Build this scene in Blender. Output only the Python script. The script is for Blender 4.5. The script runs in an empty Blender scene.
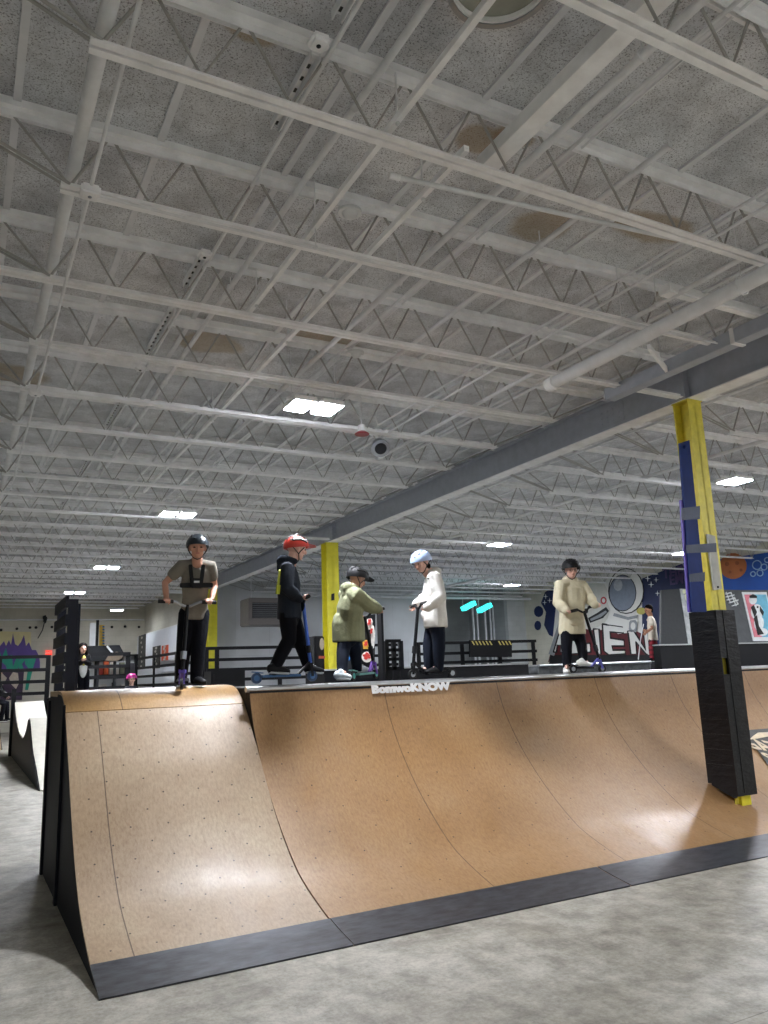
import bpy, math, random
from math import sin, cos, pi, radians, sqrt
from mathutils import Vector, Matrix, noise
random.seed(7)
V = Vector
sc = bpy.context.scene
COL = sc.collection

# ------------------------------------------------------------------ camera model
EYE = V((0, 0, 1.65))
F = 783.19
M = Matrix(((0.88269799, -0.06419622, -0.46553529),
            (-0.46857173, -0.19578819, -0.86145663),
            (-0.03584406, 0.97854271, -0.20290237)))
def ray(px, py): return M @ V((px - 384, -(py - 512), -F))
def P(px, py, Y): r = ray(px, py); return EYE + r * (Y / r.y)
def PX(px, py, X): r = ray(px, py); return EYE + r * (X / r.x)
def PZ(px, py, z): r = ray(px, py); return EYE + r * ((z - EYE.z) / r.z)

cam = bpy.data.cameras.new('camera')
camo = bpy.data.objects.new('camera', cam); COL.objects.link(camo)
camo.matrix_world = Matrix.Translation(EYE) @ M.to_4x4()
cam.sensor_fit = 'VERTICAL'; cam.sensor_height = 36; cam.sensor_width = 27
cam.lens = 36 * F / 1024
cam.clip_end = 200
sc.camera = camo

# ------------------------------------------------------------------ mesh builder
class MB:
    def __init__(s): s.v = []; s.f = []; s.m = []; s.uv = {}
    def add(s, vs, fs, mi=0):
        o = len(s.v); s.v += [V(p) for p in vs]
        for f in fs: s.f.append(tuple(i + o for i in f)); s.m.append(mi)
        return s
    def box(s, a, b, mi=0):
        (x0, y0, z0), (x1, y1, z1) = [min(a[i], b[i]) for i in range(3)], [max(a[i], b[i]) for i in range(3)]
        return s.add([(x0,y0,z0),(x1,y0,z0),(x1,y1,z0),(x0,y1,z0),(x0,y0,z1),(x1,y0,z1),(x1,y1,z1),(x0,y1,z1)],
              [(0,3,2,1),(4,5,6,7),(0,1,5,4),(1,2,6,5),(2,3,7,6),(3,0,4,7)], mi)
    def bar(s, p, q, w, h, up=(0,0,1), mi=0):      # rectangular bar p->q, w sideways, h along up
        p, q, up = V(p), V(q), V(up); d = (q - p).normalized()
        r = d.cross(up)
        if r.length < 1e-4: r = d.cross(V((1,0,0)))
        r.normalize(); u = r.cross(d).normalized()
        vs = [c + r*(a*w/2) + u*(b*h/2) for c in (p, q) for a, b in ((-1,-1),(1,-1),(1,1),(-1,1))]
        return s.add(vs, [(0,1,2,3),(7,6,5,4),(0,4,5,1),(1,5,6,2),(2,6,7,3),(3,7,4,0)], mi)
    def sweep(s, pts, rad, n=10, cap=True, up=None, mi=0, flat=False, fb=False):
        pts = [V(p) for p in pts]
        rad = [(r, r) if not hasattr(r, '__len__') else r for r in (rad if hasattr(rad, '__len__') and len(rad) == len(pts) else [rad]*len(pts))]
        k = len(pts); tang = []
        for i in range(k):
            a = pts[max(0, i-1)]; b = pts[min(k-1, i+1)]; tang.append((b - a).normalized())
        u = V(up) if up else (V((0,0,1)) if abs(tang[0].z) < .9 else V((0,1,0)))
        rings = []
        P2, R2, T2 = list(pts), list(rad), list(tang)
        if cap and not flat:
            ca, cb = [], []
            for t in (80, 55, 28):
                c_, s_ = cos(radians(t)), sin(radians(t))
                ra = min(rad[0]); rb = min(rad[-1])
                ca.append((pts[0] - tang[0]*ra*s_, (rad[0][0]*c_, rad[0][1]*c_), tang[0]))
                cb.append((pts[-1] + tang[-1]*rb*s_, (rad[-1][0]*c_, rad[-1][1]*c_), tang[-1]))
            cb.reverse()
            if fb: cb = []
            P2 = [x[0] for x in ca] + P2 + [x[0] for x in cb]
            R2 = [x[1] for x in ca] + R2 + [x[1] for x in cb]
            T2 = [x[2] for x in ca] + T2 + [x[2] for x in cb]
        vs = []; fs = []
        for p, (ra, rb), t in zip(P2, R2, T2):
            x = u.cross(t)
            if x.length < 1e-4: x = V((1,0,0)).cross(t)
            x.normalize(); y = t.cross(x).normalized(); u = y
            for i in range(n):
                a = 2*pi*(i+.5)/n; vs.append(p + x*(cos(a)*ra) + y*(sin(a)*rb))
        K = len(P2)
        for j in range(K-1):
            for i in range(n):
                i2 = (i+1) % n; fs.append((j*n+i, j*n+i2, (j+1)*n+i2, (j+1)*n+i))
        if cap: fs.append(tuple(range(n-1, -1, -1))); fs.append(tuple((K-1)*n+i for i in range(n)))
        return s.add(vs, fs, mi)
    def tube(s, p, q, r, n=8, mi=0, r2=None): return s.sweep([p, q], [r, r if r2 is None else r2], n, True, mi=mi, flat=True)
    def ell(s, c, r, X=None, Y=None, Z=None, nu=14, nv=9, mi=0):
        c = V(c); X = V(X) if X else V((1,0,0)); Y = V(Y) if Y else V((0,1,0)); Z = V(Z) if Z else V((0,0,1))
        if not hasattr(r, '__len__'): r = (r, r, r)
        vs = [c + Z*r[2]]; fs = []
        for j in range(1, nv):
            t = pi*j/nv
            for i in range(nu):
                a = 2*pi*i/nu; vs.append(c + X*(r[0]*sin(t)*cos(a)) + Y*(r[1]*sin(t)*sin(a)) + Z*(r[2]*cos(t)))
        vs.append(c - Z*r[2]); L = len(vs)-1
        for i in range(nu):
            i2 = (i+1) % nu; fs.append((0, 1+i, 1+i2)); fs.append((L, 1+(nv-2)*nu+i2, 1+(nv-2)*nu+i))
            for j in range(nv-2):
                a = 1+j*nu; fs.append((a+i, a+nu+i, a+nu+i2, a+i2))
        return s.add(vs, fs, mi)
    def prism(s, poly, ext, mi=0):                  # poly: 3-D points in a plane, ext: extrusion vector
        poly = [V(p) for p in poly]; e = V(ext); n = len(poly)
        return s.add(poly + [p + e for p in poly],
              [tuple(range(n)), tuple(range(2*n-1, n-1, -1))] + [(i, i+n, (i+1) % n + n, (i+1) % n) for i in range(n)], mi)
    def join(s, o, mi=0): return s.add(o.v, o.f, mi)

MATS = {}
def _lin(c): return c/12.92 if c <= .04045 else ((c+.055)/1.055)**2.4
def hx(h): return tuple(_lin(int(h[i:i+2], 16)/255) for i in (0, 2, 4)) + (1,)
def newmat(name):
    m = bpy.data.materials.new(name); m.use_nodes = True; nt = m.node_tree
    b = nt.nodes['Principled BSDF']; return m, nt, b
def nd(nt, t, **k):
    n = nt.nodes.new(t)
    for a, v in k.items():
        if a in n.inputs: n.inputs[a].default_value = v
        else: setattr(n, a, v)
    return n
def coords(nt, scale=(1,1,1), kind='Object'):
    tc = nd(nt, 'ShaderNodeTexCoord'); mp = nd(nt, 'ShaderNodeMapping'); mp.inputs['Scale'].default_value = scale
    nt.links.new(tc.outputs[kind], mp.inputs['Vector']); return mp.outputs['Vector']
def noi(nt, vec, scale, detail=4, rough=.55):
    n = nd(nt, 'ShaderNodeTexNoise'); n.inputs['Scale'].default_value = scale; n.inputs['Detail'].default_value = detail
    n.inputs['Roughness'].default_value = rough; nt.links.new(vec, n.inputs['Vector']); return n.outputs['Fac']
def ramp(nt, fac, stops):
    r = nd(nt, 'ShaderNodeValToRGB'); e = r.color_ramp.elements
    e[0].position, e[0].color = stops[0][0], stops[0][1]; e[1].position, e[1].color = stops[-1][0], stops[-1][1]
    for p, c in stops[1:-1]: x = e.new(p); x.color = c
    nt.links.new(fac, r.inputs['Fac']); return r.outputs['Color']
def mix(nt, a, b, fac, mode='MIX'):
    m = nd(nt, 'ShaderNodeMix'); m.data_type = 'RGBA'; m.blend_type = mode
    for s_, v in ((m.inputs[0], fac), (m.inputs[6], a), (m.inputs[7], b)):
        if isinstance(v, bpy.types.NodeSocket): nt.links.new(v, s_)
        else: s_.default_value = v
    return m.outputs[2]
def mth(nt, op, a, b=None, c=None):
    m = nd(nt, 'ShaderNodeMath'); m.operation = op
    for i, v in enumerate((a, b, c)):
        if v is None: continue
        if isinstance(v, bpy.types.NodeSocket): nt.links.new(v, m.inputs[i])
        else: m.inputs[i].default_value = v
    return m.outputs[0]
def bump(nt, b, h, strength=.3, dist=.01):
    n = nd(nt, 'ShaderNodeBump'); n.inputs['Strength'].default_value = strength; n.inputs['Distance'].default_value = dist
    nt.links.new(h, n.inputs['Height']); nt.links.new(n.outputs[0], b.inputs['Normal'])
W1 = (1,1,1,1); B0 = (0,0,0,1)
def mat(name, c, rough=.6, metal=0, var=.15, vs=8, bmp=0, bs=40, spec=None, stretch=(1,1,1)):
    if name in MATS: return MATS[name]
    m, nt, b = newmat(name); c = hx(c)
    v = coords(nt, stretch); n = noi(nt, v, vs)
    lo = tuple(x*(1-var) for x in c[:3]) + (1,); hi = tuple(min(1, x*(1+var)) for x in c[:3]) + (1,)
    nt.links.new(ramp(nt, n, [(.3, lo), (.7, hi)]), b.inputs['Base Color'])
    b.inputs['Roughness'].default_value = rough; b.inputs['Metallic'].default_value = metal
    if spec is not None: b.inputs['Specular IOR Level'].default_value = spec
    if bmp: bump(nt, b, noi(nt, v, bs, 3), bmp)
    MATS[name] = m; return m
def emit(name, c, s):
    m, nt, b = newmat(name); b.inputs['Base Color'].default_value = hx(c)
    b.inputs['Emission Color'].default_value = hx(c); b.inputs['Emission Strength'].default_value = s
    MATS[name] = m; return m

ORG = {}
def _link(name, mb, mats, org):
    me = bpy.data.meshes.new(name)
    me.from_pydata([tuple(p - org) for p in mb.v], [], mb.f)
    for m in (mats if isinstance(mats, (list, tuple)) else [mats]): me.materials.append(m)
    me.polygons.foreach_set('material_index', mb.m)
    me.update()
    o = bpy.data.objects.new(name, me); COL.objects.link(o); return o
def fixn(o, smooth=False, bevel=0):
    import bmesh
    bm = bmesh.new(); bm.from_mesh(o.data); bmesh.ops.recalc_face_normals(bm, faces=bm.faces)
    if bevel:
        es = [e for e in bm.edges if len(e.link_faces) == 2 and e.calc_face_angle(0) > .6]
        bmesh.ops.bevel(bm, geom=es, offset=bevel, segments=2, affect='EDGES', clamp_overlap=True)
    bm.to_mesh(o.data); bm.free()
    if smooth:
        o.data.shade_smooth()
        o.data.set_sharp_from_angle(angle=radians(40))
def tag(o, label, cat, group=None):
    o['label'] = label; o['category'] = cat
    if group: o['group'] = group
    return o
def thing(name, label, cat, loc=(0,0,0), group=None):
    o = bpy.data.objects.new(name, None); COL.objects.link(o); o.location = loc; o.empty_display_size = .1
    ORG[o.name] = V(loc); return tag(o, label, cat, group)
def part(name, mb, m, parent, smooth=False, label=None, bevel=0):
    org = ORG[parent.name]; o = _link(name, mb, m, org); o.parent = parent; ORG[o.name] = org
    fixn(o, smooth, bevel)
    if label: o['label'] = label
    return o
def base(mb):
    xs = [p.x for p in mb.v]; ys = [p.y for p in mb.v]; zs = [p.z for p in mb.v]
    return V(((min(xs)+max(xs))/2, (min(ys)+max(ys))/2, min(zs)))
def solo(name, mb, m, label, cat, group=None, smooth=False, bevel=0):
    b = base(mb); o = _link(name, mb, m, b); o.location = b; ORG[o.name] = b; fixn(o, smooth, bevel)
    return tag(o, label, cat, group)
def struct(name, mb, m, smooth=False):
    o = _link(name, mb, m, V((0,0,0))); ORG[o.name] = V((0,0,0)); fixn(o, smooth); o['kind'] = 'structure'; return o
def dup(root, off, label, group=None):
    r = root.copy(); COL.objects.link(r); r.location = root.location + V(off)
    r['label'] = label
    if group: r['group'] = group
    for ch in list(root.children):
        c = ch.copy(); COL.objects.link(c); c.parent = r
        for g in list(ch.children):
            d = g.copy(); COL.objects.link(d); d.parent = c
    return r
def remesh(mb, vox=.008, sm=4):
    me = bpy.data.meshes.new('tmp'); me.from_pydata([tuple(p) for p in mb.v], [], mb.f)
    import bmesh
    bm = bmesh.new(); bm.from_mesh(me); bmesh.ops.recalc_face_normals(bm, faces=bm.faces); bm.to_mesh(me); bm.free()
    o = bpy.data.objects.new('tmp', me); COL.objects.link(o)
    r = o.modifiers.new('r', 'REMESH'); r.mode = 'VOXEL'; r.voxel_size = vox; r.adaptivity = 0
    s = o.modifiers.new('s', 'SMOOTH'); s.factor = .5; s.iterations = sm
    ev = o.evaluated_get(bpy.context.evaluated_depsgraph_get()); m2 = ev.to_mesh()
    out = MB(); out.v = [V(v.co) for v in m2.vertices]; out.f = [tuple(p.vertices) for p in m2.polygons]; out.m = [0]*len(out.f)
    ev.to_mesh_clear(); bpy.data.objects.remove(o); bpy.data.meshes.remove(me)
    return out
def text_mb(txt, size, o, xd, yd, ext=.003, lift=0, align='CENTER', bold=0):
    cu = bpy.data.curves.new('txt', 'FONT'); cu.body = txt; cu.size = size; cu.align_x = align; cu.align_y = 'CENTER'
    cu.extrude = ext; cu.offset = bold; cu.resolution_u = 3
    ob = bpy.data.objects.new('txt', cu); COL.objects.link(ob)
    ev = ob.evaluated_get(bpy.context.evaluated_depsgraph_get()); me = ev.to_mesh()
    xd, yd, o = V(xd).normalized(), V(yd).normalized(), V(o); zd = xd.cross(yd)
    mb = MB(); mb.v = [o + xd*v.co.x + yd*v.co.y + zd*(v.co.z + lift) for v in me.vertices]
    mb.f = [tuple(p.vertices) for p in me.polygons]; mb.m = [0]*len(mb.f)
    ev.to_mesh_clear(); bpy.data.objects.remove(ob); bpy.data.curves.remove(cu)
    return mb

# ------------------------------------------------------------------ materials
def mat_ceiling():
    m, nt, b = newmat('wood_fibre_deck'); v = coords(nt)
    col = ramp(nt, noi(nt, v, 1.1, 5), [(.2, hx('bfc2c8')), (.5, hx('dadde2')), (.8, hx('f2f4f7'))])
    sp = noi(nt, v, 92, 3, .75); col = mix(nt, col, ramp(nt, noi(nt, v, 2.6, 6, .7), [(.35, hx('b4b4b6')), (.6, W1)]), .6, 'MULTIPLY'); col = mix(nt, col, ramp(nt, sp, [(.36, hx('3c3c3c')), (.47, W1)]), .75, 'MULTIPLY')
    sep = nd(nt, 'ShaderNodeSeparateXYZ'); nt.links.new(v, sep.inputs[0])
    wob = mth(nt, 'MULTIPLY', mth(nt, 'SUBTRACT', noi(nt, v, 3.2, 5), .5), .75)
    for x, y, rx, ry in ((3.77,4.25,.3,.25),(4.62,3.9,.45,.22),(2.76,3.62,.2,.16),(2.95,3.5,.18,.12),(1.15,3.42,.2,.1),(3.1,6.86,.45,.3),(2.05,7.4,.4,.3),(.25,9.1,.5,.4)):
        dx = mth(nt, 'DIVIDE', mth(nt, 'SUBTRACT', sep.outputs[0], x), rx); dy = mth(nt, 'DIVIDE', mth(nt, 'SUBTRACT', sep.outputs[1], y), ry)
        d = mth(nt, 'ADD', mth(nt, 'SQRT', mth(nt, 'ADD', mth(nt, 'MULTIPLY', dx, dx), mth(nt, 'MULTIPLY', dy, dy))), wob)
        f = ramp(nt, d, [(.72, W1), (.95, B0)])
        col = mix(nt, col, hx('99835e'), mth(nt, 'MULTIPLY', f, .6))
    nt.links.new(col, b.inputs['Base Color']); b.inputs['Roughness'].default_value = .9
    bump(nt, b, sp, .5, .008); return m
def mat_floor():
    m, nt, b = newmat('worn_concrete'); v = coords(nt)
    col = ramp(nt, noi(nt, v, .55, 8, .6), [(.3, hx('a5a297')), (.5, hx('bcb8ac')), (.72, hx('d2cfc4'))])
    col = mix(nt, col, ramp(nt, noi(nt, v, 5, 9, .7), [(.35, hx('83817a')), (.6, W1)]), .55, 'MULTIPLY')
    col = mix(nt, col, ramp(nt, noi(nt, v, 38, 8, .8), [(.3, hx('8e8c84')), (.55, W1)]), .5, 'MULTIPLY')
    col = mix(nt, col, ramp(nt, noi(nt, coords(nt, (1.3,.7,1)), 1.7, 9, .75), [(.4, hx('a8a59a')), (.55, W1)]), .5, 'MULTIPLY')
    w = coords(nt, (.6, 2.2, 1)); col = mix(nt, col, hx('d2cfc4'), mth(nt, 'MULTIPLY', ramp(nt, noi(nt, w, 2.6, 9, .75), [(.56, B0), (.72, W1)]), .35))
    col = mix(nt, col, hx('5a5751'), mth(nt, 'MULTIPLY', ramp(nt, noi(nt, coords(nt, (1.6,.8,1)), 7, 6, .8), [(.66, B0), (.74, W1)]), .5))
    # saw-cut joints
    sep = nd(nt, 'ShaderNodeSeparateXYZ'); nt.links.new(v, sep.inputs[0])
    for ax, off, per in ((1, 1.725, 3.05),):
        q = mth(nt, 'ABSOLUTE', mth(nt, 'SUBTRACT', mth(nt, 'FRACT', mth(nt, 'DIVIDE', mth(nt, 'ADD', sep.outputs[ax], off), per)), .5))
        col = mix(nt, col, hx('4a4843'), mth(nt, 'MULTIPLY', mth(nt, 'LESS_THAN', q, .0012), .5))
    nt.links.new(col, b.inputs['Base Color'])
    r = ramp(nt, noi(nt, v, 3, 6), [(.3, (.42,)*3+(1,)), (.7, (.68,)*3+(1,))]); nt.links.new(r, b.inputs['Roughness'])
    bump(nt, b, noi(nt, v, 30, 6), .12, .004); return m
def mat_ply(name, c1, c2, c3, seams, u0, su, sv, stag=True, rough=(.3,.5)):
    m, nt, b = newmat(name); tc = nd(nt, 'ShaderNodeTexCoord'); uv = tc.outputs['UV']
    sep = nd(nt, 'ShaderNodeSeparateXYZ'); nt.links.new(uv, sep.inputs[0]); u, w = sep.outputs[0], sep.outputs[1]
    def mp(s_):
        q = nd(nt, 'ShaderNodeMapping'); q.inputs['Scale'].default_value = s_; nt.links.new(uv, q.inputs['Vector']); return q.outputs[0]
    col = ramp(nt, noi(nt, mp((1,1,1)), 1.1, 6, .6), [(.3, hx(c1)), (.5, hx(c2)), (.7, hx(c3))])
    col = mix(nt, col, ramp(nt, noi(nt, mp((6,2.2,1)), 9, 8, .75), [(.35, hx('a9978a')), (.58, W1)]), .45, 'MULTIPLY')
    # chips and scratches
    col = mix(nt, col, hx('e2cfae'), mth(nt, 'MULTIPLY', ramp(nt, noi(nt, mp((7,1.8,1)), 16, 3, .7), [(.66, B0), (.73, W1)]), .5))
    col = mix(nt, col, hx('6b4c30'), mth(nt, 'MULTIPLY', ramp(nt, noi(nt, mp((9,1.2,1)), 3.3, 7, .8), [(.55, B0), (.70, W1)]), .38))
    for s_ in seams:                                  # sheet joints
        d = mth(nt, 'ABSOLUTE', mth(nt, 'SUBTRACT', u, s_)); col = mix(nt, col, hx('3a281a'), mth(nt, 'MULTIPLY', mth(nt, 'LESS_THAN', d, .004), .75))
    # screw heads on a staggered grid
    row = mth(nt, 'DIVIDE', w, sv); ri = mth(nt, 'FLOOR', row); odd = mth(nt, 'MULTIPLY', mth(nt, 'MODULO', ri, 2.0), .5 if stag else 0)
    fu = mth(nt, 'SUBTRACT', mth(nt, 'FRACT', mth(nt, 'ADD', mth(nt, 'DIVIDE', mth(nt, 'SUBTRACT', u, u0), su), odd)), .5)
    fw = mth(nt, 'SUBTRACT', mth(nt, 'FRACT', row), .5)
    a = mth(nt, 'MULTIPLY', fu, su); c = mth(nt, 'MULTIPLY', fw, sv)
    d = mth(nt, 'SQRT', mth(nt, 'ADD', mth(nt, 'MULTIPLY', a, a), mth(nt, 'MULTIPLY', c, c)))
    col = mix(nt, col, hx('2a1d14'), mth(nt, 'MULTIPLY', mth(nt, 'LESS_THAN', d, .0068), .85))
    nt.links.new(col, b.inputs['Base Color'])
    rr = ramp(nt, noi(nt, mp((3,1,1)), 2.2, 6), [(.3, (rough[0],)*3+(1,)), (.7, (rough[1],)*3+(1,))]); nt.links.new(rr, b.inputs['Roughness'])
    bump(nt, b, noi(nt, mp((5,2,1)), 20, 5), .08, .003); return m
def mat_block(name, c, bw=.4, bh=.2, strength=.12):
    m, nt, b = newmat(name); tc = nd(nt, 'ShaderNodeTexCoord'); sep = nd(nt, 'ShaderNodeSeparateXYZ'); nt.links.new(tc.outputs['Object'], sep.inputs[0])
    cb = nd(nt, 'ShaderNodeCombineXYZ'); nt.links.new(mth(nt, 'ADD', sep.outputs[0], sep.outputs[1]), cb.inputs[0]); nt.links.new(sep.outputs[2], cb.inputs[1])
    br = nd(nt, 'ShaderNodeTexBrick'); nt.links.new(cb.outputs[0], br.inputs['Vector']); br.inputs['Scale'].default_value = 1
    br.inputs['Brick Width'].default_value = bw; br.inputs['Row Height'].default_value = bh; br.inputs['Mortar Size'].default_value = .008
    cc = hx(c); br.inputs['Color1'].default_value = cc; br.inputs['Color2'].default_value = tuple(x*.93 for x in cc[:3]) + (1,)
    br.inputs['Mortar'].default_value = tuple(x*(1-strength) for x in cc[:3]) + (1,)
    v = coords(nt); col = mix(nt, br.outputs['Color'], ramp(nt, noi(nt, v, .8, 6), [(.3, hx('cfcdc8')), (.7, W1)]), .6, 'MULTIPLY')
    nt.links.new(col, b.inputs['Base Color']); b.inputs['Roughness'].default_value = .75; return m

m_ceil = mat_ceiling(); m_floor = mat_floor()
m_batten = mat('batten_paint', 'dcdee2', .8, var=.06)
m_steel = mat('white_painted_steel', 'f1f2f4', .8, var=.1, vs=6, spec=.15)
m_web = mat('web_bar_shade_paint', 'a8a8a6', .8, var=.12, spec=.15)  # darker than the white chords, putting the bars' shaded sides into the colour
m_girder = mat('grey_girder_paint', 'a6acb8', .5, var=.08)
m_pipe = mat('pipe_paint', 'dfe1e4', .65, var=.08, spec=.3)
m_cream = mat_block('cream_block_wall', 'd6d3c6'); m_white = mat_block('white_panel_wall', 'd3d6da', 1.22, 2.44, .15)
m_grey = mat_block('grey_block_wall', 'a9adb0')
m_black = mat('black_paint', '0b0c10', .55, var=.2, spec=.25); m_black2 = mat('black_vinyl', '06080e', .36, spec=.35, var=.3, vs=5, bmp=.9, bs=9, stretch=(1,1,2.5))
m_dark = mat('dark_grey_paint', '1d1f23', .6, var=.25, spec=.3)
m_navyblk = mat('navy_black_panel', '070a16', .6, var=.3, spec=.2)
m_yellow = mat('yellow_paint', 'd8ca4a', .5, var=.12, vs=14, bmp=.1)
m_yellow2 = mat('bright_yellow_paint', 'd8cf2e', .5, var=.08)
m_blue = mat('blue_vinyl', '0a2664', .55, var=.15, spec=.2); m_purple = mat('purple_vinyl', '5a48a8', .45, var=.15)
m_tape = mat('grey_blue_tape', '2a3750', .5, var=.15, bmp=.2)
m_kick = mat('black_steel_kick', '3e4147', .36, .3, var=.5, vs=5, bmp=.08, bs=20, stretch=(1.5,4,1))
m_chrome = mat('worn_coping_steel', 'c9ccd0', .3, .85, var=.1)
m_alu = mat('brushed_metal', '9aa0a8', .3, .9, var=.1)
m_skin = mat('skin', 'c39079', .5, var=.05); m_skin2 = mat('fair_skin', 'dfb3a2', .5, var=.05); m_skin3 = mat('tan_skin', 'a9785c', .5, var=.05)
m_eye = mat('eye_dark', '17100c', .2); m_lip = mat('lip', '9a5a50', .5)
m_rub = mat('black_rubber', '0b0b0d', .6, var=.2); m_white_p = mat('white_paint', 'dcdfe0', .45, var=.04)
m_hair = mat('dark_hair', '120d0a', .9, spec=.1, var=.4, vs=60, bmp=.5, bs=120)
m_shelf = mat('charcoal_board', '17191c', .6, var=.2, spec=.25)
m_lens = emit('led_lens', 'f3f6ff', 345.0)
m_lens2 = emit('dim_led_lens', 'f4f8ff', 60.0)
m_cyan = emit('cyan_tube', '2fd8d0', 1.6)
m_exit = emit('exit_red', 'e24030', .9)

# ------------------------------------------------------------------ room
DECK = 5.03; JB = 4.55; JT = 4.985
XR, YF, YB, XL, YN = 20.5, 34.0, 26.0, -8.0, -7.0
struct('floor', MB().box((XL, YN, -.15), (XR, YF, 0)), m_floor)
cb = MB().box((XL, YN, DECK), (XR, YF, DECK+.12))
x = .085
xs = []
while x > XL: x -= .828
x += .828
while x < XR: xs.append(x); x += .828
for x in xs: cb.box((x-.022, YN, DECK-.018), (x+.022, YF, DECK+.001), 1)
struct('ceiling', cb, [m_ceil, m_batten])
struct('wall_far', MB().box((XL, YF, 0), (6.75, YF+.2, DECK)), m_cream)
struct('wall_left', MB().box((XL-.2, YN, 0), (XL, YF+.2, DECK)), m_cream)
struct('wall_near', MB().box((XL, YN-.2, 0), (XR, YN, DECK)), m_cream)
struct('wall_right', MB().box((XR, YN, 0), (XR+.2, YF, DECK)), m_cream)
struct('wall_back', MB().box((6.95, YB, 0), (16.4, YB+.2, DECK)), m_white)
struct('wall_side', MB().box((6.75, YB, 0), (6.95, YF+.2, DECK)), m_cream)
wr = MB().box((16.2, YB+2.8, 0), (19.8, YB+3, DECK)); wr.box((16.2, YB+.2, 0), (16.4, YB+2.8, DECK)); wr.box((19.6, YB+.2, 0), (19.8, YB+2.8, DECK))
struct('wall_recess', wr, m_grey)
struct('wall_block', MB().box((19.6, YB, 0), (XR, YB+.2, DECK)), mat_block('pale_block_wall', 'c6cacd', .4, .2, .12))

# partition in front of wall_side
pt = thing('partition_wall', 'white half-height partition with posters beside the far railing', 'partition', (6.45, 28.5, 0))
part('panel', MB().box((6.4, 25.2, 0), (6.5, 33.6, 3.52)), mat('white_partition', 'd9dde4', .6, var=.04), pt)
part('cap_rail', MB().box((6.4, 25.2, 3.52), (6.5, 33.6, 3.56)), m_white_p, pt)
for i, (a, b_, c) in enumerate((((139, 636), (145, 668), '3a3a3a'), ((153, 647), (160, 668), '33302b'), ((162, 646), (168, 660), 'd9562a'))):
    p0, p1 = PX(a[0], a[1], 6.39), PX(b_[0], b_[1], 6.39)
    q = thing('poster', ['tall grey poster of swirling marks at the far end of the white partition', 'small dark poster with white figures on the white partition', 'orange poster on the white partition behind the first rider'][i], 'poster', (6.385, (p0.y+p1.y)/2, p1.z))
    part('sheet', MB().box((6.378, p0.y, p0.z), (6.398, p1.y, p1.z)), mat('poster_%s' % c, c, .6, var=.1), q)
    g = MB(); n = 7
    for k in range(n):
        t = (k+.6)/n; zc = p0.z + (p1.z - p0.z)*t; yc = (p0.y + p1.y)/2 + .12*sin(k*2.1)
        g.ell((6.372, yc, zc), (.006, .13 + .05*cos(k), .05), nu=8, nv=5)
    part('printed_figure', g, mat('poster_print', 'b9b6ad', .6), q)

# ------------------------------------------------------------------ joists
PITCH = 1.1992; Y0J = 2.143
def joist_parts(xa, xb, node0, nn, full=False):
    """xa..xb bearing span, bottom chord from node0 over nn panels"""
    pn = .4745; x0 = node0; x1 = node0 + pn*nn
    bx0, bx1 = (xa+.12, xb-.12) if full else (x0 - .05, x1 + .05)
    bot = MB(); top = MB(); web = MB()
    for s in (-1, 1):
        bot.box((bx0, s*.009, JB), (bx1, s*.05, JB+.006)); bot.box((bx0, s*.009, JB+.006), (bx1, s*.014, JB+.045))
        top.box((xa+.02, s*.009, JT-.006), (xb-.02, s*.058, JT)); top.box((xa+.02, s*.009, JT-.05), (xb-.02, s*.014, JT-.006))
    top.box((xa+.02, -.058, JT), (xb-.02, .058, DECK-.0005))
    for i in range(1, nn*2, 3): bot.box((x0+i*pn/2, -.009, JB+.01), (x0+i*pn/2+.05, .009, JB+.035))
    zt, zb = JT-.03, JB+.03
    pts = [(x0, 0, zb)]
    for i in range(nn): pts += [(x0+pn*(i+.43), 0, zt), (x0+pn*(i+.52), 0, zt), (x0+pn*(i+1), 0, zb)]
    web.sweep(pts, .0095, 6, True, up=(0,1,0), flat=True)
    for (a, b_) in (((xa+.1, zt), (x0, zb)), ((xb-.1, zt), (x1, zb))):
        for s in (-1, 1): web.tube((a[0], s*.022, a[1]), (b_[0], s*.022, b_[1]), .010, 6)
        web.tube(((a[0]+b_[0])/2+.12*(1 if b_[0] > a[0] else -1), 0, zt), (b_[0], 0, zb), .009, 6)
    seat = MB()
    for q in (xa, xb): seat.box((q-.1, -.05, JT-.035), (q+.1, .05, JT+.0))
    return top, bot, web, seat
BAYS = [('left', -.6, 7.03, .397, 12), ('middle', 7.13, 20.45, 8.68, 24)]
ORDN = ['nearest', 'second', 'third', 'fourth', 'fifth', 'sixth', 'seventh', 'eighth', 'ninth', 'tenth', 'eleventh', 'twelfth', 'thirteenth', 'fourteenth', 'fifteenth',
        'sixteenth', 'seventeenth', 'eighteenth', 'nineteenth', 'twentieth', 'twenty-first', 'twenty-second', 'twenty-third', 'twenty-fourth', 'twenty-fifth', 'twenty-sixth', 'twenty-seventh', 'twenty-eighth', 'twenty-ninth']
NEAREND = {'left': 'left of the long grey girder', 'middle': 'just right of the long grey girder', 'right': 'above the painted mural wall'}
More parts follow.
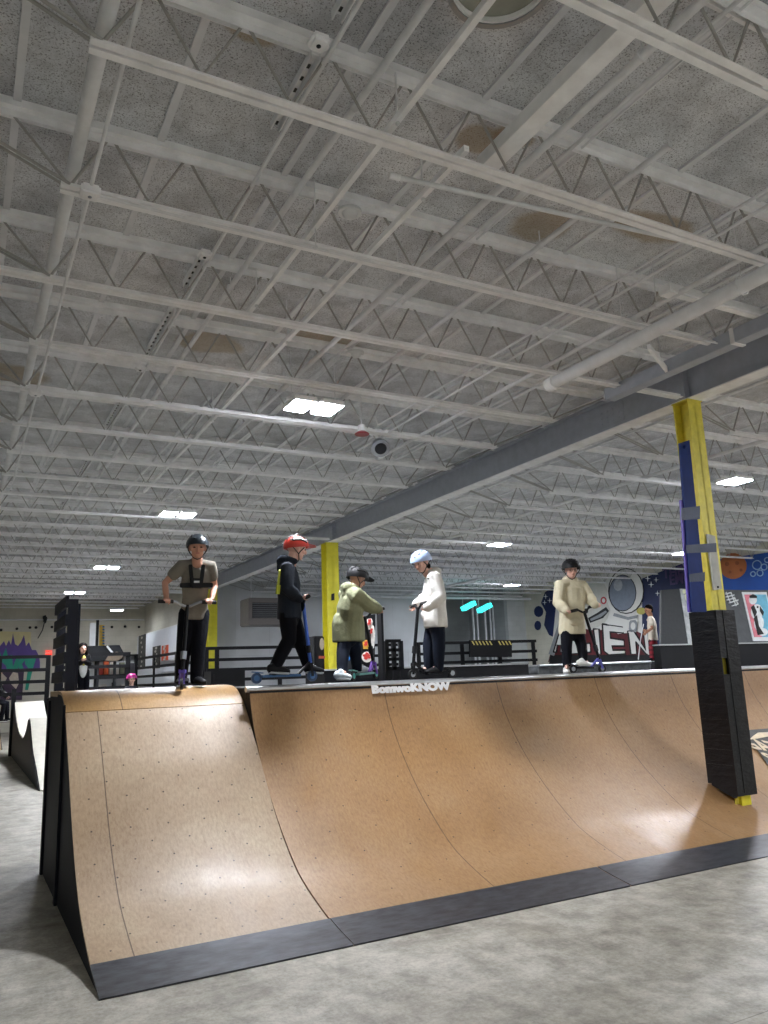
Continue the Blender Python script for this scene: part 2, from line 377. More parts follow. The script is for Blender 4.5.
for bname, xa, xb, n0, nn in BAYS:
    protos = {}
    for k in range(-2, 26):
        y = Y0J + PITCH*k + (.70 if bname == 'middle' else 0)
        if bname != 'left' and y > YB - .2: continue
        if bname == 'left' and y > YF - .3: continue
        if bname == 'right' and k < 2: continue
        full = (k in (3, 11, 19)) and bname == 'left'
        num = k - (2 if bname == 'right' else -2)
        lab = 'white open-web roof joist, %s from the camera, %s' % (ORDN[num], NEAREND[bname])
        g = 'roof joists ' + NEAREND[bname]
        if full in protos:
            dup(protos[full], V((0, y - protos[full].location.y, 0)), lab, g)
        else:
            t = thing('roof_joist', lab, 'joist', ((xa+xb)/2, y, JB), g)
            ORG[t.name] = V(((xa+xb)/2, 0, JB))
            top, bot, web, seat = joist_parts(xa, xb, n0, nn, full)
            part('top_chord', top, m_steel, t); part('bottom_chord', bot, m_steel, t); part('web', web, m_web, t, True); part('bearing_seat', seat, m_steel, t)
            protos[full] = t

# girders along Y
def girder(xc, lab):
    t = thing('roof_girder', lab, 'girder', (xc, 10, 4.54), 'roof girders')
    y0, y1 = YN+.02, (YF if xc < 6 else YB) - .02
    part('web_plate', MB().box((xc-.008, y0, 4.552), (xc+.008, y1, 4.938)), m_girder, t)
    part('flange', MB().box((xc-.1, y0, 4.54), (xc+.1, y1, 4.553)), m_steel, t)
    part('flange', MB().box((xc-.1, y0, 4.937), (xc+.1, y1, 4.95)), m_girder, t)
    st = MB()
    for k in (3, 11, 19):
        y = Y0J+PITCH*k
        if y < y1-.2:
            for s in (-1, 1): st.box((xc+s*.01, y-.006, 4.553), (xc+s*.095, y+.006, 4.937))
    part('stiffener', st, m_girder, t)
    sp = MB()
    for yc in (6.95,):
        sp.box((xc-.02, yc-.22, 4.62), (xc-.008, yc+.22, 4.88))
        for a in (-.15, -.05, .05, .15):
            for z in (4.68, 4.75, 4.82): sp.ell((xc-.024, yc+a, z), (.012, .014, .014), nu=8, nv=5)
    if abs(xc-7.08) < .1: part('splice_plate', sp, m_girder, t)
    return t
girder(-.6, 'grey steel girder at the left end of the near joists')
girder(7.08, 'long grey steel girder resting on the yellow columns')

# ------------------------------------------------------------------ pipes & conduits
def run(name, lab, cat, pts, r, m=m_pipe, group=None, n=10, hang=None, extra=None):
    mb = MB().sweep(pts, r, n, True, flat=True)
    t = thing(name, lab, cat, base(mb), group); part('pipe' if 'pipe' in name else 'tube', mb, m, t, True)
    if hang:
        p, q = V(pts[0]), V(pts[-1]); L = (q-p).length; k = max(1, int(L/hang))
        rr = max(r if not hasattr(r, '__len__') else r[0], .012)
        for i in range(k):
            c = p.lerp(q, (i+.5)/k); h = MB(); h.tube((c.x, c.y, c.z), (c.x, c.y, DECK-.002), .005, 6)
            h.sweep([c + V((rr*1.25*cos(a), 0, rr*1.25*sin(a))) for a in [radians(x_) for x_ in range(0, 361, 45)]], .006, 5, False)
            part('hanger', h, m_pipe, t)
    if extra: extra(t)
    return t
run('sprinkler_pipe', 'thick white main pipe running back along the left edge above the joist chords', 'pipe', [(.415, YN+.1, 4.72), (.415, 33.5, 4.72)], .04, hang=3.6)
def boxes(ps, s=.055, dz=.03):
    def f(t):
        for p in ps:
            o = part('junction_box', MB().box((p[0]-s, p[1]-s, p[2]-dz), (p[0]+s, p[1]+s, p[2]+dz)), m_steel, t, bevel=.012)
            part('cover_screw', MB().ell((p[0], p[1], p[2]-dz-.003), (.012, .012, .006)), m_alu, o, True)
    return f
run('conduit', 'thin white conduit beside the thick left pipe, dropping to a box under the second joist', 'conduit',
    [(.535, -3, 4.7), (.53, 4.0, 4.7), (.5, 4.35, 4.52), (.5, 12.4, 4.5)], .012, extra=boxes([(.5, 4.43, 4.5), (.49, 8.05, 4.5)]))
run('conduit', 'thin white conduit branching right from the box along the second joist', 'conduit', [(.55, 4.47, 4.515), (1.1, 4.50, 4.525), (6.2, 4.48, 4.53)], .009, hang=2.8)
def sock(t):
    for p in ((1.43, 3.17, 4.86), (1.46, 5.45, 4.86), (1.46, 7.92, 4.86)):
        o = part('junction_box', MB().box((p[0]-.05, p[1]-.055, 4.835), (p[0]+.05, p[1]+.055, 4.885)), m_steel, t, bevel=.016)
        part('lamp_socket', MB().ell((p[0], p[1], 4.834), (.013, .013, .007)), m_dark, o, True)
st = MB()
t = thing('strut_channel', 'slotted strut channel with round boxes hung under the roof deck', 'channel', (1.48, 6, 4.9))
for y0, y1 in ((-3, 3.05), (3.32, 3.95), (5.6, 6.1), (6.6, 7.75), (9.1, 10.2), (12, 13), (15, 16)):
    st = MB(); st.box((1.45, y0, 4.90), (1.457, y1, 4.95)); st.box((1.503, y0, 4.90), (1.51, y1, 4.95)); st.box((1.45, y0, 4.95), (1.51, y1, 4.955))
    y = y0 + .1
    while y < y1: st.box((1.466, y, 4.945), (1.494, y+.03, 4.9515), 1); y += .1
    part('rail', st, [m_pipe, m_rub], t)
sock(t)
run('conduit', 'grey conduit beside the slotted strut channel', 'conduit', [(1.53, -3, 4.9), (1.53, 22, 4.9)], .014)
run('conduit', 'white conduit running back through the joist webs left of centre', 'conduit', [(1.87, 0, 4.93), (1.72, 24, 4.93)], .023, hang=2.4)
def flat_run(x, y0, y1, z, w, h, lab, name='strut_bar'):
    mb = MB().box((x-w/2, y0, z), (x+w/2, y1, z+h)); mb.box((x-w/2+.008, y0, z+h*.5), (x+w/2-.008, y1, z+h*.5+.002), 1)
    t = thing(name, lab, 'strut', base(mb)); part('bar', mb, [m_steel, m_girder], t)
    y = y0 + .5
    while y < y1: part('hanger', MB().tube((x, y, z-.012), (x, y, DECK-.002), .006, 6).ell((x, y, z-.01), .014, nu=8, nv=5), m_pipe, t); y += 2.4
flat_run(1.96, -2, 6.0, 4.66, .035, .04, 'flat white strut hanging across the nearest joists near the round vent')
flat_run(2.42, 3.3, 12.5, 4.62, .035, .04, 'flat white strut starting at the nearest full joist, left of the wide channel')
flat_run(2.74, -1.5, 3.55, 4.74, .12, .09, 'wide white steel channel at the top of the ceiling, ending past the second joist')
run('conduit', 'white pipe running close beside the wide steel channel', 'pipe', [(2.93, -1.5, 4.75), (2.93, 8, 4.75), (2.93, 22, 4.75)], .026, hang=2.4)
run('conduit', 'thin pipe under the deck, right of the wide steel channel', 'conduit', [(3.27, -1, 4.93), (3.27, 24, 4.93)], .013)
run('conduit', 'thin conduit clipped beside a deck joint at upper right', 'conduit', [(3.36, -1, 4.96), (3.36, 14, 4.96)], .008)
run('sprinkler_pipe', 'white branch pipe with a capped end crossing below the second joist', 'pipe', [(2.15, 3.66, 4.60), (5.3, 3.36, 4.62)], .016,
    extra=lambda t: part('end_cap', MB().sweep([(2.10, 3.664, 4.60), (2.17, 3.657, 4.60)], .022, 12, True, flat=True), m_steel, t, True))
run('sprinkler_pipe', 'large round white pipe hanging below the joists by the girder', 'pipe', [(5.02, 5.65, 4.42), (5.02, 5.3, 4.42), (5.02, -3, 4.42)], .06, hang=3.1,
    extra=lambda t: part('end_cap', MB().sweep([(5.02, 5.63, 4.42), (5.02, 5.73, 4.42)], .07, 14, True, flat=True), m_steel, t, True))
run('conduit', 'thin conduit rising past the fourth joist toward the big pipe', 'conduit', [(4.5, 1.5, 4.58), (4.5, 9, 4.58)], .012)
run('conduit', 'medium white pipe just left of the large round pipe', 'pipe', [(4.97, .5, 4.6), (4.97, 13.0, 4.6)], .022, hang=2.4)
run('conduit', 'grey conduit under the deck left of the fire bell', 'conduit', [(3.8, 3.0, 4.9), (3.95, 24, 4.9)], .022, hang=2.4)
run('conduit', 'thin wire conduit passing behind the fire bell', 'conduit', [(4.6, 2.5, 4.75), (4.25, 24, 4.75)], .012)
run('conduit', 'slim conduit between the speaker and the girder', 'conduit', [(5.6, 2.5, 4.8), (5.6, 24, 4.8)], .016)
run('conduit', 'thin conduit tucked against the upper girder flange', 'conduit', [(6.72, 0, 4.88), (6.72, 25, 4.88)], .013)
run('conduit', 'second thin conduit along the upper girder flange', 'conduit', [(6.66, 2, 4.85), (6.66, 25, 4.85)], .009)
run('conduit', 'conduit hanging over the left joists behind the strut channel', 'conduit', [(2.35, 8.5, 4.86), (2.2, 31, 4.86)], .02, hang=2.4)
run('conduit', 'thin conduit at far left under the deck', 'conduit', [(.95, 9.5, 4.9), (.8, 31, 4.9)], .014)
du = thing('square_duct', 'square grey duct running below the joists against the girder', 'duct', (6.05, 3, 4.45))
part('duct', MB().box((5.98, -3, 4.47), (6.12, 5.95, 4.60)), m_girder, du, bevel=.006)
part('duct_joint', MB().box((5.97, 4.3, 4.46), (6.13, 4.34, 4.61)), m_steel, du); part('duct_joint', MB().box((5.97, 2.1, 4.46), (6.13, 2.14, 4.61)), m_steel, du)
for q in (1.2, 3.2, 5.2): part('hanger', MB().tube((6.05, q, 4.6), (6.05, q, DECK-.002), .006, 6), m_pipe, du)
hb = MB().bar((5.42, 4.78, 4.52), (6.0, 5.1, 4.5), .03, .05)
solo('strap_bracket', hb, m_steel, 'short white bracket between the round pipe and the square duct', 'bracket')
fx = thing('strip_fixture', 'white boxed fixture crossing from the round pipe to the girder', 'fixture', (6, 4.06, 4.6))
part('housing', MB().box((4.9, 4.02, 4.60), (6.9, 4.10, 4.66)), m_steel, fx, bevel=.01); part('end_box', MB().box((4.85, 4.0, 4.59), (4.98, 4.12, 4.67)), m_steel, fx, bevel=.01)
# right bays
run('conduit', 'white pipe crossing the ceiling in front of the mural', 'pipe', [(9.6, 5, 4.62), (9.6, 24, 4.62)], .03, hang=3)
run('conduit', 'thick white pipe end near the padded column', 'pipe', [(9.0, 6.6, 4.62), (12.6, 5.2, 4.62)], .035)
run('conduit', 'grey conduit crossing over the right joists', 'conduit', [(11.6, 4, 4.8), (11.9, 25, 4.8)], .025, hang=3)
run('conduit', 'long white pipe slanting toward the mural', 'pipe', [(14.4, 5, 4.5), (14.4, 25.5, 4.5)], .045, hang=3.6)
run('conduit', 'thin pipe over the rear ledge', 'conduit', [(8.1, 5, 4.85), (8.1, 25, 4.85)], .02, hang=3)
run('sprinkler_pipe', 'cross pipe over the far left bay before the cream wall', 'pipe', [(-.4, 24.9, 4.44), (6.9, 24.9, 4.44)], .06, hang=3)
run('sprinkler_pipe', 'white pipe crossing in front of the grey recess', 'pipe', [(9.5, 25.2, 4.42), (20.2, 25.2, 4.42)], .05, hang=3)
run('conduit', 'conduit along the top of the far cream wall', 'conduit', [(-3, 33.9, 4.25), (6.7, 33.9, 4.25)], .03)

# ceiling fittings
vt = thing('roof_vent', 'round white vent collar in the roof deck at the top of the photo', 'vent', (2.06, 2.45, 4.8))
def ring(c, r, h, n=28):
    mb = MB(); ro, ri = r, r*.9
    vs = []; fs = []
    for i in range(n):
        a = 2*pi*i/n
        for rr, zz in ((ro, 0), (ro, h), (ri, h), (ri, 0)): vs.append((c[0]+rr*cos(a), c[1]+rr*sin(a), c[2]+zz))
    for i in range(n):
        j = (i+1) % n
        for k in range(4): fs.append((i*4+k, j*4+k, j*4+(k+1) % 4, i*4+(k+1) % 4))
    return mb.add(vs, fs)
part('collar', ring((2.06, 2.45, 4.84), .25, .188), m_steel, vt, True)
part('cover', MB().sweep([(2.06, 2.45, 4.87), (2.06, 2.45, 4.91)], [.225, .225], 28, True, flat=True), mat('vent_cover', '8d8f86', .5), vt, True)
part('lip', ring((2.06, 2.45, 4.83), .262, .014), m_alu, vt, True)
def detector(x, y, z, lab):
    t = thing('smoke_detector', lab, 'detector', (x, y, z))
    part('base_plate', MB().sweep([(x, y, z-.02), (x, y, z)], .085, 20, True, flat=True), m_white_p, t, True)
    part('sensor_head', MB().sweep([(x, y, z-.06), (x, y, z-.045), (x, y, z-.02)], [.028, .05, .06], 18, True, flat=True), m_white_p, t, True)
p = PZ(350, 217, 4.88); detector(p.x, p.y, 4.93, 'white smoke detector on the ceiling between the first two full joists')
p = PZ(356, 357, 4.93); detector(p.x, p.y, 4.985, 'small grey detector on the deck above the bright twin lamp')
sp = thing('ceiling_speaker', 'round silver speaker hanging under the joists right of the twin lamp', 'speaker', P(380, 447, 8.3))
c = P(380, 447, 8.3); fd = V((-.25, -.75, -.6)).normalized()
part('shell', MB().sweep([c + fd*.06, c + fd*.04, c - fd*.06, c - fd*.11], [.115, .12, .10, .04], 22, True, flat=True), m_alu, sp, True)
part('cone', MB().sweep([c + fd*.062, c + fd*.072], [.075, .07], 22, True, flat=True), m_dark, sp, True, 'dark grille')
part('hanger', MB().tube(c - fd*.05, (c.x, c.y+.08, DECK-.01), .006), m_pipe, sp)
c = P(362, 434, 8.05)
be = thing('fire_bell', 'red fire bell under a joist beside the silver speaker', 'bell', c)
part('gong', MB().sweep([c + V((0, 0, -.01)), c + V((0, 0, .0)), c + V((0, 0, .03))], [.085, .09, .05], 20, True, flat=True), mat('bell_red', '8f2f38', .4), be, True)
part('back_box', MB().sweep([c + V((0, 0, .03)), c + V((0, 0, .11))], [.045, .045], 14, True, flat=True), m_steel, be, True)
part('hanger', MB().tube(c + V((0, 0, .1)), (c.x, c.y, DECK-.01), .006), m_pipe, be)

# ------------------------------------------------------------------ lamps
def lamp(x, y, lab, two=True, z=4.42, group='high-bay lamps', lens=None):
    t = thing('high_bay_lamp', lab, 'lamp', (x, y, z), group)
    offs = (-.155, .155) if two else (0,)
    hw = .11 if two else .2
    for o_ in offs:
        hm = MB().box((x+o_-hw-.012, y-.18, z+.018), (x+o_+hw+.012, y+.18, z+.06))
        for sx in (-1, 1): hm.box((x+o_+sx*hw, y-.18, z+.009), (x+o_+sx*(hw+.012), y+.18, z+.018)); hm.box((x+o_-hw, y+sx*.168, z+.009), (x+o_+hw, y+sx*.18, z+.018))
        h = part('housing', hm, m_steel, t)
        part('lens', MB().box((x+o_-hw+.002, y-.166, z), (x+o_+hw-.002, y+.166, z+.017)), lens, h)
    part('mounting_bar', MB().box((x-.3, y-.02, z+.06), (x+.3, y+.02, z+.085)), m_steel, t)
    for q in (-.25, .25): part('hanger', MB().tube((x+q, y, z+.085), (x+q, y, DECK-.005), .005, 6), m_pipe, t)
for x_, y_, l_, tw in ((3.12, 7.25, 'bright twin lamp hanging near the silver speaker', 1), (3.1, 13.1, 'bright twin lamp above the rider with the dark helmet at left', 1),
        (3.0, 19.8, 'twin lamp further back above the black guard frame', 1), (2.95, 25.5, 'farthest twin lamp, just above the black guard frame', 1),
        (10.6, 7.95, 'bright lamp hanging right of the padded yellow column', 0), (10.6, 14.2, 'bright lamp above the rider in the white hoodie', 0),
        (16.3, 14.0, 'lamp partly hidden by the padded column near the mural', 0), (16.25, 21.2, 'small round-looking lamp above the hazard striped board', 0),
        (5.2, 31.5, 'lamp in the far corner by the cream wall', 0),
        (3.1, -4.6, 'added twin fill lamp, unseen behind the camera', 1), (10.6, 1.6, 'lamp out of view at near right', 0), (10.6, -4.4, 'added fill lamp out of view at the near right corner', 0), (16.3, 7.0, 'lamp out of view over the right wall', 0), (16.3, 0.5, 'added fill lamp out of view behind the camera at far right', 0), (-4.3, -4.6, 'added fill lamp out of view at the near left corner', 1)):  # the added fill lamps are unseen, put in to lift bounce on the ceiling
    lamp(x_, y_, l_, bool(tw), lens=m_lens2 if y_ > 30 else m_lens)
cy = thing('hanging_tube_light', 'left cyan glowing panel hung before the grey recess', 'light', P(460, 612, 24), 'cyan hanging lights')
def cyl(px0, py0, px1, py1, t):
    a, b_ = P(px0, py0, 24), P(px1, py1, 24)
    part('glowing_panel', MB().bar(a, b_, .25, .16), m_cyan, t)
    for q in (a, b_): part('wire', MB().tube(q, (q.x, 24, DECK-.01), .008, 5), m_pipe, t)
cyl(463, 609, 474, 603, cy)
cy2 = thing('hanging_tube_light', 'right cyan glowing panel hung before the grey recess', 'light', P(485, 608, 24), 'cyan hanging lights'); cyl(479, 611, 490, 605, cy2)
for i, px in enumerate((472, 476, 484, 489, 492)):
    a = P(px, 600, 26.5+.1*i); solo('rack_post', MB().box((a.x-.03, a.y-.03, 0), (a.x+.03, a.y+.03, 4.3)), m_pipe, 'pale upright pole in the grey recess, %s from the left' % ORDN[i].replace('nearest', 'first'), 'pole', 'upright poles in the grey recess')

# ------------------------------------------------------------------ ramps
def catmull(pts, n=8):
    out = []
    for i in range(len(pts)-1):
        p0 = pts[max(0, i-1)]; p1 = pts[i]; p2 = pts[i+1]; p3 = pts[min(len(pts)-1, i+2)]
        for k in range(n):
            t = k/n
            out.append(tuple(.5*((2*p1[a]) + (-p0[a]+p2[a])*t + (2*p0[a]-5*p1[a]+4*p2[a]-p3[a])*t*t + (-p0[a]+3*p1[a]-3*p2[a]+p3[a])*t**3) for a in (0, 1)))
    out.append(pts[-1]); return out
QP = catmull([(4.82,.004),(5.18,.072),(5.6,.205),(5.85,.335),(6.2,.605),(6.5,.915),(6.7,1.2),(6.8,1.42),(6.845,1.56)])
RP = catmull([(4.82,.004),(5.18,.072),(5.6,.205),(5.85,.335),(6.13,.56),(6.36,.80),(6.56,1.03),(6.72,1.2),(6.86,1.35),(6.96,1.44),(7.1,1.53),(7.28,1.59),(7.6,1.605)])
def surf(profile, x0, x1, th, m, name, parent, nx=1, lift=0, y0=None, y1=None, label=None):
    pr = [p for p in profile if (y0 is None or p[0] >= y0-1e-6) and (y1 is None or p[0] <= y1+1e-6)]
    L = [0]
    for a, b_ in zip(pr, pr[1:]): L.append(L[-1] + math.dist(a, b_))
    nrm = []
    for i in range(len(pr)):
        a = pr[max(0, i-1)]; b_ = pr[min(len(pr)-1, i+1)]; d = V((b_[0]-a[0], b_[1]-a[1])).normalized(); nrm.append(V((-d.y, d.x)))
    off0 = 0
    if y0 is not None:
        q = [p for p in profile if p[0] < y0]; off0 = sum(math.dist(a, b_) for a, b_ in zip(q, q[1:]+[pr[0]])) if q else 0
    vs, fs, uvs = [], [], []
    for i, (y, z) in enumerate(pr):
        for j in range(nx+1):
            x_ = x0 + (x1-x0)*j/nx
            vs.append((x_, y + nrm[i].x*lift, z + nrm[i].y*lift)); uvs.append((x_, L[i]+off0))
    for i, (y, z) in enumerate(pr):
        for j in range(nx+1):
            x_ = x0 + (x1-x0)*j/nx
            vs.append((x_, y - nrm[i].x*th, max(0.0, z - nrm[i].y*th))); uvs.append((x_, L[i]+off0))
    N = len(pr); w = nx+1; o = N*w
    for i in range(N-1):
        for j in range(nx):
            fs.append((i*w+j, i*w+j+1, (i+1)*w+j+1, (i+1)*w+j)); fs.append((o+i*w+j, o+(i+1)*w+j, o+(i+1)*w+j+1, o+i*w+j+1))
        for j in (0, nx): fs.append((i*w+j, (i+1)*w+j, o+(i+1)*w+j, o+i*w+j))
    for i in (0, N-1):
        for j in range(nx): fs.append((i*w+j, i*w+j+1, o+i*w+j+1, o+i*w+j))
    ob = part(name, MB().add(vs, fs), m, parent, True, label)
    uvl = ob.data.uv_layers.new(name='UVMap')
    for lp in ob.data.loops: uvl.data[lp.index].uv = uvs[lp.vertex_index]
    return ob
XA, XS, XE = .775, 2.28, 13.6
m_ply1 = mat_ply('pale_ramp_sheet', '9c8364', 'ab9273', 'b5a081', (1.02,), .9, .27, .135, rough=(.38,.55))
m_ply2 = mat_ply('tan_ramp_sheet', '98744c', 'a37f56', 'ab8a64', (3.62, 4.95, 6.3, 7.5, 8.8, 10.1, 11.4), .2, .41, .235, rough=(.34,.55))
ri = thing('roll_in_ramp', 'pale brown roll-in ramp with a rounded top at the left end', 'ramp', (1.5, 6.2, 0))
surf(RP, XA, XS-.012, .02, m_ply1, 'riding_surface', ri, 3)
surf(RP, XA, XS-.012, .004, mat_ply('honey_lip_sheet', '9a7a4c', 'a98555', 'b08f63', (1.22,), .9, .5, .9, rough=(.3,.5)), 'lip_sheet', ri, 3, lift=.004, y0=6.955, label='honey coloured rounded lip sheet')
surf(QP, XA-.004, XS-.004, .006, m_kick, 'kick_plate', ri, 1, lift=.006, y1=5.19, label='scuffed black steel kick plate')
def sidepoly(profile, x, yb, th=.03, z0=0.0): return [(x, profile[0][0]+.06, z0)] + [(x, y, max(z-.025, .002)) for y, z in profile if y > profile[0][0]+.06] + [(x, yb, profile[-1][1]-.025), (x, yb, z0)]
part('side_panel', MB().prism(sidepoly(RP, XA+.002, 8.2), (.02, 0, 0)), m_navyblk, ri, label='black side panel')
for y, zt in ((7.0, 1.5), (8.17, 1.52)): part('stud', MB().box((XA-.02, y-.045, 0), (XA+.001, y+.045, zt)), m_navyblk, ri)
part('deck', MB().box((XA, 7.6, 1.56), (XS-.012, 8.2, 1.605)), m_ply1, ri)
part('back_panel', MB().box((XA, 8.2, 0), (XS, 8.22, 1.6)), m_black, ri)
qp = thing('quarter_pipe', 'long tan quarter pipe ramp filling the lower half', 'ramp', (8, 6.2, 0))
surf(QP, XS, XE, .02, m_ply2, 'riding_surface', qp, 12)
for i, (a, b_) in enumerate(((XS, 4.62), (4.63, 7.3), (7.31, 10.2), (10.21, XE))):
    surf(QP, a+.002, b_-.002, .006, m_kick, 'kick_plate', qp, 2, lift=.006, y1=5.19, label='black steel kick plate')
part('side_panel', MB().prism(sidepoly(QP, XS-.004, 8.2), (.02, 0, 0)), mat('dark_brown_side', '1c1512', .7, var=.3), qp, label='dark bare side of the ramp')
part('deck', MB().box((XS, 6.88, 1.53), (XE, 8.72, 1.575)), m_dark, qp)
part('coping', MB().sweep([(XS-.03, 6.865, 1.562), (XE, 6.865, 1.562)], .027, 14, True, flat=True), m_chrome, qp, True, 'worn steel coping pipe')
part('coping_angle', MB().box((XS, 6.835, 1.49), (XE, 6.85, 1.545)), m_dark, qp)
part('back_panel', MB().box((XS, 8.7, 0), (XE, 8.72, 1.53)), m_black, qp)
part('cross_brace', MB().box((XS-.01, 6.9, 1.48), (XS+.02, 7.6, 1.53)), m_black, qp)
# white taped lettering just under the coping
def qpoint(y):
    for a, b_ in zip(QP, QP[1:]):
        if a[0] <= y <= b_[0]: t = (y-a[0])/(b_[0]-a[0]); return a[1]+(b_[1]-a[1])*t, V((0, b_[0]-a[0], b_[1]-a[1])).normalized()
    return QP[-1][1], V((0, 0, 1))
def onramp(px, py):                     # meet the ramp face along a ray
    r = ray(px, py); best = None
    for a, b_ in zip(QP, QP[1:]):
        for t in (0, .25, .5, .75):
            y = a[0]+(b_[0]-a[0])*t; z = a[1]+(b_[1]-a[1])*t; q = EYE + r*(y/r.y); e = abs(q.z-z)
            if best is None or e < best[0]: best = (e, V((q.x, y, z)))
    return best[1]
c = onramp(411, 688); z_, tg = qpoint(c.y)
a0, a1 = onramp(371, 687.5), onramp(450, 684.5)
tt = text_mb('BomwoKNOW', .10, c, (1, 0, 0), tg, .001, .007, bold=.008)
xs_ = [v.x for v in tt.v]; k = (a1.x-a0.x)/(max(xs_)-min(xs_)); x0_ = min(xs_)
for v in tt.v: v.x = a0.x + (v.x-x0_)*k
part('taped_lettering', tt, mat('white_tape', 'fcfcfc', .5), qp)
# painted badge at right
c = onramp(768, 745); z_, tg = qpoint(c.y); nr = V((1,0,0)).cross(tg)
def rp(px, py, l): q = onramp(px, py); z2, t2_ = qpoint(q.y); return q + V((1,0,0)).cross(t2_)*l
def rpoly(pts, l): return MB().prism([rp(a, b_, l) for a, b_ in pts], nr*.003)
bd = rpoly([(747, 730.5), (790, 727.5), (790, 745), (747.5, 742)], .010).join(rpoly([(747.5, 741), (790, 744), (790, 792), (768, 766), (757, 751)], .010))
bad = part('painted_badge', bd, mat('badge_grey', '4d4c4a', .6), qp, label='grey painted badge with pale letters')
bg_ = rpoly([(748.5, 740.5), (752, 737), (757, 733.5), (790, 732), (790, 736), (766, 738), (756, 740)], .016)
xd_ = (rp(775, 752, 0) - rp(750, 744.5, 0)); xd_.y *= .3; xd_.z *= .3
bg_.join(text_mb('GATE', .30, rp(767, 748, .018), V((1,0,0)) - tg*.28, tg - V((.5,0,0)), .001, .0, bold=.008))
bg_.join(text_mb('S', .24, rp(770, 760, .018), V((1,0,0)) - tg*.28, tg - V((.5,0,0)), .001, .0, bold=.008))
part('badge_lettering', bg_, mat('badge_pale', 'd9c8ac', .6), bad)

# ledges behind the deck
def ledge(name, lab, x0, x1, y0, y1, zt, m, cop=True, zb=0.0):
    t = thing(name, lab, 'ledge', ((x0+x1)/2, (y0+y1)/2, zb))
    part('box', MB().box((x0, y0, zb), (x1, y1, zt-.02)), m, t)
    part('top_sheet', MB().box((x0-.01, y0-.01, zt-.02), (x1+.01, y1, zt)), mat('pale_ledge_top', '9fa1a0', .5), t)
    if cop: part('coping', MB().sweep([(x0, y0-.015, zt-.015), (x1, y0-.015, zt-.015)], .02, 10, True, flat=True), m_chrome, t, True)
ledge('grind_ledge', 'low black ledge behind the riders at the centre', 3.85, 6.9, 8.76, 9.1, 1.735, m_black, False)
ledge('grind_ledge', 'low grey ledge behind the rider in cream, edged in steel', 7.1, 9.25, 8.8, 12.4, 1.705, mat('worn_grey_board', '5a5e60', .7, var=.4, vs=12))
ledge('grind_box', 'tall black box behind the padded column', 9.45, 16.5, 8.76, 8.9, 1.95, m_black, False)
ledge('grind_box', 'black base box under the steep bank of panels', 12.35, 17.5, 10.9, 11.25, 1.97, m_black, False)
ledge('grind_ledge', 'far platform under the kid in plaid trousers', 14.0, 16.6, 12.9, 14.3, 1.73, m_dark)

# steep wall of panels above the tall box
vw = thing('bank_wall', 'steep dark bank of panels with a tag and poster at right', 'ramp wall', (14, 11.2, 1.95))
def bankpanel(name, pts, m, label=None, lift=0):
    q = []
    for px, py in pts:
        t = (644-py)/55.0; q.append(P(px, py, 11.0 + .28*t - lift))
    return part(name, MB().prism(q, (0, .05, 0)), m, vw, label=label)
bankpanel('panel', [(661, 644), (661.5, 590), (679.5, 588.7), (688, 644)], mat('bank_charcoal', '1d2124', .6, var=.2, vs=20), 'charcoal panel')
bankpanel('panel', [(688.4, 644), (680, 588.7), (700, 589), (712, 644)], mat('bank_pale', 'a7abab', .6, var=.3, vs=9), 'pale scuffed panel')
bankpanel('panel', [(712.5, 644), (700.5, 589), (741, 590), (753, 642)], mat('bank_grey', '4a4d50', .6, var=.15), 'dark grey panel with a white tag')
bankpanel('panel', [(753.4, 642), (741.4, 590), (800, 590), (812, 642)], mat('bank_grey', '4a4d50'), None)
po = bankpanel('poster', [(753.5, 641), (742, 592), (766.5, 592), (778, 641)], m_white_p, 'poster with pink and blue halves', .01)
def onbank(px, py, l=.02): t = (644-py)/55.0; return P(px, py, 11.0+.28*t-l)
def bankart(pts, m, name, l=.02): return part(name, MB().prism([onbank(*p, l) for p in pts], (0, .008, 0)), m, po)
bankart([(744.5, 594.5), (753, 594.5), (762, 637), (754.5, 637)], mat('poster_pink', 'd9808c', .6), 'pink_field')
bankart([(753, 594.5), (766, 594.5), (775, 637), (762, 637)], mat('poster_blue', '6fb4cf', .6), 'blue_field')
fg = MB()
for x_, y_, rx, ry in ((753, 600, 4, 4.5), (757, 612, 6, 8), (759, 623, 5, 8), (763, 632, 5, 4)): 
    fg.prism([onbank(x_+rx*cos(a)*1.0, y_+ry*sin(a), .03) for a in [2*pi*i/12 for i in range(12)]], (0, .006, 0))
part('pale_figure', fg, mat('poster_white', 'dfe2e3', .6), po)
fg = MB()
for pts in ([(749.5, 596), (753, 594), (757, 596), (757, 598), (750, 598)], [(751, 607), (754, 605), (757, 612), (755, 618)], [(754, 618), (757, 615), (759, 626), (764, 634), (758, 635)], [(757, 606), (758.5, 606), (758.5, 608), (757, 608)], [(760, 606), (764, 612), (763, 616), (760, 611)]):
    fg.prism([onbank(*p, .036) for p in pts], (0, .005, 0))
part('black_shading', fg, m_rub, po)
tg_ = MB()
for x0_, y0_, x1_, y1_ in ((725.5, 594, 731, 592.5), (726, 597, 734, 595), (727, 600, 735, 598), (729, 603, 738, 600), (732, 606, 738, 604), (726, 592, 730, 602), (731, 593, 736, 606), (734, 597, 738, 604)):
    tg_.bar(onbank(x0_, y0_), onbank(x1_, y1_), .025, .02)
part('white_tag', tg_, m_white_p, vw, label='white scribbled tag')
sk = MB()
for x_, y_, r_ in ((684.5, 591.5, 2.2), (688, 597, 4), (693, 594, 3), (690, 604, 3), (695, 601, 3.5)):
    sk.prism([onbank(x_+r_*cos(a)*.8, y_+r_*sin(a), .02) for a in [2*pi*i/9 for i in range(9)]], (0, .01, 0))
part('sticker', sk, mat('sticker_pale', 'd7dbb8', .6), vw)
